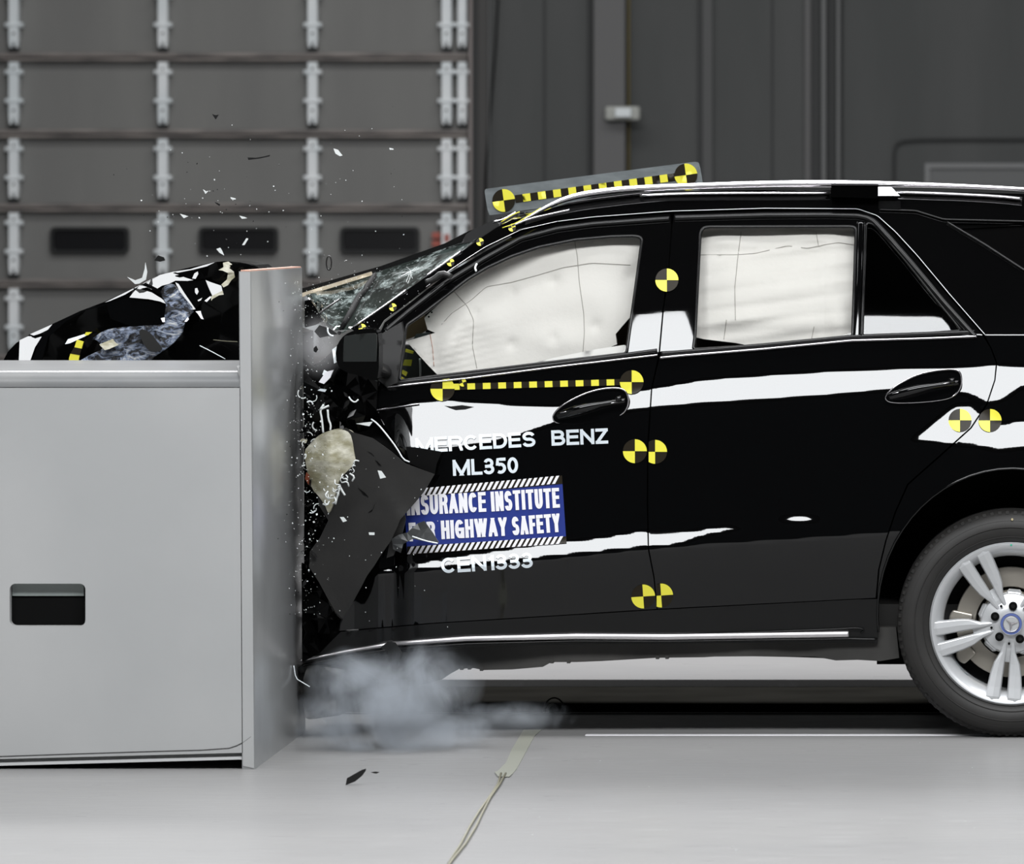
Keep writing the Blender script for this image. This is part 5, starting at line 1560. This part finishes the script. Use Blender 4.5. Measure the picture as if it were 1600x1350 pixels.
# ------------------------------------------------------------------ flying and fallen debris
def shard(name, poly, Y, mt, label, cat='debris', group=None, tilt=0.0, thick=0.004):
    cx = sum(p[0] for p in poly) / len(poly); cy = sum(p[1] for p in poly) / len(poly)
    c = W(cx, cy, Y)
    o = panel(name, poly, lambda x, y: Y + (x - cx) * tilt * s_at(Y) + (cy - y) * tilt * .6 * s_at(Y), mt, None, step=20, thick=thick, flat=True, back=True)
    me = o.data
    me.transform(Matrix.Translation(-c)); o.location = c
    return tag(o, label, cat, group)


shard('plastic_shard', [(540, 1227), (542, 1216), (551, 1211), (565, 1203), (572, 1201), (571, 1205), (566, 1212), (555, 1221)], -1.50, M['bchip'], 'black plastic shard just above the grey floor at the bottom of the photo', 'debris')
shard('plastic_shard', [(579, 1207), (586, 1205.5), (593, 1206.5), (588, 1209)], -1.45, M['sheet'], 'small flat grey shard right of the black one over the floor', 'debris')
shard('plastic_shard', [(331, 178), (337, 180), (342, 179), (337, 187)], .5, M['bchip'], 'black triangular chip, highest of the flying pieces')
shard('plastic_shard', [(387, 246), (400, 246.5), (412, 244.5), (422, 242), (421, 244.5), (405, 248), (388, 250)], .5, M['bchip'], 'long thin black sliver flying in front of the grey door')
shard('plastic_shard', [(241, 407), (247, 399), (256, 402), (258, 407), (250, 409)], .4, M['bchip'], 'black crumpled piece flying above the crushed hood')
shard('plastic_shard', [(199, 433), (211, 438), (222, 434), (226, 420), (227, 410), (230, 425), (228, 437), (218, 443), (211, 444)], .5, M['chip'], 'pale crescent shaped shard just over the crushed hood')
shard('plastic_shard', [(338, 389), (344, 387), (347, 392), (350, 399), (343, 395)], .4, M['chip'], 'pale curved flake in front of the middle door window, lower of two')
shard('plastic_shard', [(378, 383), (385, 372), (388, 373), (382, 383)], .4, M['chip'], 'pale narrow flake in front of the middle door window, upper right')
shard('plastic_shard', [(521, 232), (528, 234), (535, 243), (531, 244), (524, 240)], .4, M['chip'], 'pale ragged flake right of the second bright door strip')
shard('plastic_shard', [(608, 231), (614, 232), (615, 234), (609, 234)], .4, M['chip'], 'small white flake highest on the right of the flying pieces')
shard('plastic_shard', [(374, 337), (382, 339), (386, 341), (378, 342)], .4, M['chip'], 'white flake just above the middle door window')
shard('plastic_shard', [(360, 308), (368, 310), (366, 312), (361, 311)], .4, M['chip'], 'white flake above the lowest door rail, right of center bay')
shard('plastic_shard', [(335, 315), (344, 319), (343, 322), (337, 318)], .4, M['bchip'], 'black sliver just above the lowest door rail')
shard('plastic_shard', [(281, 334), (288, 336), (294, 338), (287, 341)], .4, M['chip'], 'white flake just below the lowest door rail')
shard('plastic_shard', [(317, 296), (322, 299), (326, 298), (321, 303)], .4, M['chip'], 'pale ragged flake between the two lowest door rails')
shard('plastic_shard', [(694, 634), (705, 635), (722, 633), (741, 636), (727, 640), (712, 641), (703, 638)], -.30, M['bchip'], 'black ragged sliver flying in front of the front door')
shard('plastic_shard', [(594, 1012), (607, 1002), (618, 1004), (628, 1020), (622, 1038), (612, 1047), (607, 1036), (606, 1018)], -.20, M['bchip'], 'black bent bracket flying over the sill strip above the smoke')
shard('plastic_shard', [(590, 735), (596, 736), (603, 746), (594, 748)], -.2, M['chip'], 'pale flake in front of the dark folded sheet')
shard('plastic_shard', [(531, 808), (537, 808), (542, 814), (536, 816)], -.2, M['chip'], 'pale flake below the beige foam block')
shard('plastic_shard', [(576, 832), (585, 832), (585, 836), (577, 836)], -.2, M['chip'], 'pale flake low on the dark folded sheet')
shard('plastic_shard', [(490, 544), (494, 540), (497, 546), (494, 551), (490, 549)], -.2, M['bchip'], 'black round chip left of the door mirror')
shard('plastic_shard', [(491, 518), (499, 508), (515, 513), (528, 522), (517, 524), (500, 528)], -.1, M['bchip'], 'black flap flying left of the mirror under the wiper')
o = barpx('ring_clip', [(514 + 4 * math.cos(a), 411 + 11 * math.sin(a), .3) for a in np.linspace(0, 2 * PI, 14)[:-1]], 2.4, M['sheet'], None, closed=True, smooth=0, seg=8)
tag(o, 'oval dark ring flying above the windscreen foam strip', 'debris')
o = barpx('hose_piece', [(512, 512, -.15), (512, 519, -.15), (516, 524, -.15), (521, 525, -.15)], 2.6, M['galv'], None, smooth=1, seg=8)
tag(o, 'pale curled strip flying left of the door mirror', 'debris')
o = barpx('hose_piece', [(545, 620, -.2), (549, 626, -.2), (555, 629, -.2), (560, 624, -.2)], 2.4, M['chip'], None, smooth=1, seg=8)
tag(o, 'pale hook shaped strip flying below the door mirror', 'debris')

# tiny chips: three meshes, many individual copies
rnd = random.Random(77)
def chip_mesh(nm, mt, n=5):
    bm = bmesh.new()
    pts_ = [(math.cos(2 * PI * k_ / n) * rnd.uniform(.45, 1), math.sin(2 * PI * k_ / n) * rnd.uniform(.3, .7)) for k_ in range(n)]
    a_ = [bm.verts.new((x, -.12, z)) for x, z in pts_]; b_ = [bm.verts.new((x, .12, z)) for x, z in pts_]
    bm.faces.new(a_); bm.faces.new(b_[::-1])
    for k_ in range(n): bm.faces.new((a_[k_], a_[(k_ + 1) % n], b_[(k_ + 1) % n], b_[k_]))
    bmesh.ops.recalc_face_normals(bm, faces=bm.faces)
    me = bpy.data.meshes.new(nm); bm.to_mesh(me); bm.free(); me.materials.append(mt); return me
pale = [chip_mesh('chip', M['chip'], k_) for k_ in (3, 4, 5)]
blk_ = [chip_mesh('chip', M['bchip'], k_) for k_ in (3, 4, 5)]
def chips(count, fn, Yr, size, ratio, lab_p, lab_b, gp_p, gp_b):
    for i in range(count):
        x, y = fn(); isp = rnd.random() < ratio
        Y = rnd.uniform(*Yr)
        o = bpy.data.objects.new('chip', rnd.choice(pale if isp else blk_)); COL.objects.link(o)
        o.location = W(x, y, Y)
        s_c = rnd.uniform(*size) * s_at(Y); o.scale = (s_c, s_c, s_c)
        o.rotation_euler = (rnd.uniform(-.6, .6), rnd.uniform(0, 6.28), rnd.uniform(-.6, .6))
        tag(o, lab_p if isp else lab_b, 'debris', gp_p if isp else gp_b)
chips(70, lambda: (rnd.gauss(340, 70), min(400, rnd.gauss(325, 50))), (.2, .8), (.8, 2.2), .6,
      'tiny pale chip flying above the crushed hood before the grey door', 'tiny black chip flying above the crushed hood before the grey door', 'pale chips over the hood', 'black chips over the hood')
chips(30, lambda: (rnd.uniform(480, 640), rnd.uniform(150, 450)), (.2, .8), (.6, 1.6), .7,
      'tiny pale chip flying over the windscreen before the grey door', 'tiny black chip flying over the windscreen before the grey door', 'pale chips over the windscreen', 'black chips over the windscreen')
chips(50, lambda: (473 - abs(rnd.gauss(0, 22)), rnd.uniform(470, 960)), (-.5, -.1), (.8, 2.4), .55,
      'tiny pale chip flying in front of the barrier impact face', 'tiny black chip flying in front of the barrier impact face', 'pale chips at the barrier face', 'black chips at the barrier face')
chips(60, lambda: (468 + abs(rnd.gauss(0, 26)), rnd.uniform(560, 900)), (-.35, -.16), (.8, 3.0), .85,
      'tiny pale chip flying in the gap between barrier and door', 'tiny black chip flying in the gap between barrier and door', 'pale chips in the crush gap', 'black chips in the crush gap')
chips(30, lambda: (rnd.uniform(476, 600), rnd.uniform(420, 540)), (.0, .2), (.7, 2.2), .9,
      'tiny pale glass chip flying beside the cracked windscreen', 'tiny black chip flying beside the cracked windscreen', 'glass chips at the windscreen', 'black chips at the windscreen')
chips(30, lambda: (rnd.uniform(510, 700), rnd.uniform(690, 1000)), (-.25, -.16), (.6, 1.8), .8,
      'tiny pale chip flying before the lower front door and folded sheet', 'tiny black chip flying before the lower front door', 'pale chips at the lower door', 'black chips at the lower door')
for i in range(24):
    x = rnd.uniform(660, 1580); y = rnd.uniform(1150, 1330); p = onfloor(x, y, .002)
    o = bpy.data.objects.new('chip', rnd.choice(pale)); COL.objects.link(o); o.location = p
    s_c = rnd.uniform(.8, 2.2) * s_at(-1); o.scale = (s_c, s_c, s_c * .6); o.rotation_euler = (PI / 2, 0, rnd.uniform(0, 6))
    tag(o, 'tiny pale crumb lying on the grey floor before the car', 'debris', 'pale crumbs on the floor')

def dust(nm, mt, lab, n, fn, Yr, size):
    bm = bmesh.new()
    for i in range(n):
        x, y = fn(); Y = rnd.uniform(*Yr); c = W(x, y, Y); r_ = rnd.uniform(*size) * s_at(Y)
        q = [Vector((rnd.uniform(-1, 1), rnd.uniform(-1, 1), rnd.uniform(-1, 1))) * r_ for _ in range(4)]
        v = [bm.verts.new(c + p) for p in q]
        for f_ in ((0, 1, 2), (0, 2, 3), (0, 3, 1), (1, 3, 2)): bm.faces.new([v[k_] for k_ in f_])
    tag(bm_obj(nm, bm, mt), lab, 'debris', kind='stuff')
dust('glass_dust', M['chip'], 'fine pale glass dust flying out of the gap between barrier and door', 420,
     lambda: (474 + rnd.gauss(0, 16) + (10 if rnd.random() < .5 else 0), rnd.uniform(440, 960)), (-.35, -.14), (.5, 1.3))
dust('glass_dust', M['chip'], 'fine pale glass dust flying around the cracked windscreen', 200,
     lambda: (rnd.gauss(540, 45), rnd.gauss(470, 30)), (-.1, .15), (.4, 1.1))

# ------------------------------------------------------------------ smoke
def smoke():
    bm = bmesh.new()
    lo = W(455, 1215, -0.55); hi = W(900, 985, -0.55)
    box_bm(bm, (lo.x, -0.75, 0.004), (hi.x + .05, -0.10, hi.z))
    m = bpy.data.materials.new('smoke'); m.use_nodes = True
    nt = m.node_tree; N = nt.nodes; L = nt.links
    N.remove(N['Principled BSDF']); out = N['Material Output']
    vol = N.new('ShaderNodeVolumePrincipled')
    vol.inputs['Color'].default_value = (0.60, 0.64, 0.69, 1)
    vol.inputs['Anisotropy'].default_value = 0.0
    geo = N.new('ShaderNodeNewGeometry')
    nz = N.new('ShaderNodeTexNoise'); nz.inputs['Scale'].default_value = 5.5; nz.inputs['Detail'].default_value = 7; nz.inputs['Roughness'].default_value = .66
    nz.inputs['Distortion'].default_value = .9
    L.new(geo.outputs['Position'], nz.inputs['Vector'])
    def blob_(c, r):
        mp = N.new('ShaderNodeMapping'); mp.vector_type = 'POINT'
        # (p - c) / r
        sub = N.new('ShaderNodeVectorMath'); sub.operation = 'SUBTRACT'; sub.inputs[1].default_value = c
        L.new(geo.outputs['Position'], sub.inputs[0])
        dv = N.new('ShaderNodeVectorMath'); dv.operation = 'DIVIDE'; dv.inputs[1].default_value = r
        L.new(sub.outputs[0], dv.inputs[0])
        ln = N.new('ShaderNodeVectorMath'); ln.operation = 'LENGTH'; L.new(dv.outputs[0], ln.inputs[0])
        mr_ = N.new('ShaderNodeMapRange'); mr_.inputs['From Min'].default_value = 1.0; mr_.inputs['From Max'].default_value = 0.15
        mr_.inputs['To Min'].default_value = 0; mr_.inputs['To Max'].default_value = 1
        L.new(ln.outputs['Value'], mr_.inputs['Value'])
        N.remove(mp)
        return mr_.outputs[0]
    blobs = []
    for (px, py, rx, rz, wgt) in ((610, 1100, 140, 85, 1.0), (670, 1068, 90, 75, .8), (560, 1065, 85, 60, .75), (690, 1140, 130, 48, .55), (540, 1125, 100, 60, .7), (600, 1160, 110, 50, .75), (815, 1122, 100, 26, .42)):
        c = W(px, py, -0.38)
        b_ = blob_(tuple(c), (rx * s_at(-.38), .30, rz * s_at(-.38)))
        mu = N.new('ShaderNodeMath'); mu.operation = 'MULTIPLY'; mu.inputs[1].default_value = wgt; L.new(b_, mu.inputs[0])
        blobs.append(mu.outputs[0])
    acc = blobs[0]
    for q in blobs[1:]:
        a_ = N.new('ShaderNodeMath'); a_.operation = 'MAXIMUM'; L.new(acc, a_.inputs[0]); L.new(q, a_.inputs[1]); acc = a_.outputs[0]
    # density = k * clamp(shape + noise*1.3 - 0.85)
    n2 = N.new('ShaderNodeMath'); n2.operation = 'MULTIPLY_ADD'; n2.inputs[1].default_value = 5.5; n2.inputs[2].default_value = -2.85
    L.new(nz.outputs['Fac'], n2.inputs[0])
    ad = N.new('ShaderNodeMath'); ad.operation = 'ADD'; L.new(acc, ad.inputs[0]); L.new(n2.outputs[0], ad.inputs[1])
    mul = N.new('ShaderNodeMath'); mul.operation = 'MULTIPLY'; L.new(ad.outputs[0], mul.inputs[0]); L.new(acc, mul.inputs[1])
    mx = N.new('ShaderNodeMath'); mx.operation = 'MAXIMUM'; mx.inputs[1].default_value = 0.0; L.new(mul.outputs[0], mx.inputs[0])
    den = N.new('ShaderNodeMath'); den.operation = 'MULTIPLY'; den.inputs[1].default_value = 14.0; L.new(mx.outputs[0], den.inputs[0])
    L.new(den.outputs[0], vol.inputs['Density'])
    L.new(vol.outputs[0], out.inputs['Volume'])
    o = bm_obj('smoke', bm, m)
    tag(o, 'bluish grey puff of smoke rising from the floor under the crushed front', 'smoke', kind='stuff')
smoke()


def dust_haze():
    bm = bmesh.new()
    lo = W(468, 600, -.2); hi = W(560, 470, -.2)
    bmesh.ops.create_icosphere(bm, subdivisions=3, radius=1.0)
    c = W(498, 542, -.06)
    bmesh.ops.transform(bm, matrix=Matrix.Translation(c) @ Matrix.Diagonal((.095, .13, .12, 1)), verts=bm.verts)
    m = bpy.data.materials.new('dust_haze'); m.use_nodes = True
    nt = m.node_tree; N = nt.nodes; L = nt.links
    N.remove(N['Principled BSDF']); out = N['Material Output']
    vol = N.new('ShaderNodeVolumePrincipled'); vol.inputs['Color'].default_value = (0.55, 0.55, 0.56, 1)
    geo = N.new('ShaderNodeNewGeometry'); nz = N.new('ShaderNodeTexNoise'); nz.inputs['Scale'].default_value = 22; nz.inputs['Detail'].default_value = 5
    L.new(geo.outputs['Position'], nz.inputs['Vector'])
    sub = N.new('ShaderNodeVectorMath'); sub.operation = 'SUBTRACT'; sub.inputs[1].default_value = c; L.new(geo.outputs['Position'], sub.inputs[0])
    dv = N.new('ShaderNodeVectorMath'); dv.operation = 'DIVIDE'; dv.inputs[1].default_value = (.095, .13, .12); L.new(sub.outputs[0], dv.inputs[0])
    ln = N.new('ShaderNodeVectorMath'); ln.operation = 'LENGTH'; L.new(dv.outputs[0], ln.inputs[0])
    mr_ = N.new('ShaderNodeMapRange'); mr_.inputs['From Min'].default_value = 1.0; mr_.inputs['From Max'].default_value = 0.1; L.new(ln.outputs['Value'], mr_.inputs['Value'])
    m1 = N.new('ShaderNodeMath'); m1.operation = 'MULTIPLY'; L.new(mr_.outputs[0], m1.inputs[0]); L.new(nz.outputs['Fac'], m1.inputs[1])
    m0 = N.new('ShaderNodeMath'); m0.operation = 'MULTIPLY'; L.new(m1.outputs[0], m0.inputs[0]); L.new(mr_.outputs[0], m0.inputs[1])
    m2 = N.new('ShaderNodeMath'); m2.operation = 'MULTIPLY'; m2.inputs[1].default_value = 24.0; L.new(m0.outputs[0], m2.inputs[0])
    L.new(m2.outputs[0], vol.inputs['Density']); L.new(vol.outputs[0], out.inputs['Volume'])
    tag(bm_obj('dust_haze', bm, m), 'grey dust haze between the top of the barrier and the mirror', 'dust', kind='stuff')
dust_haze()
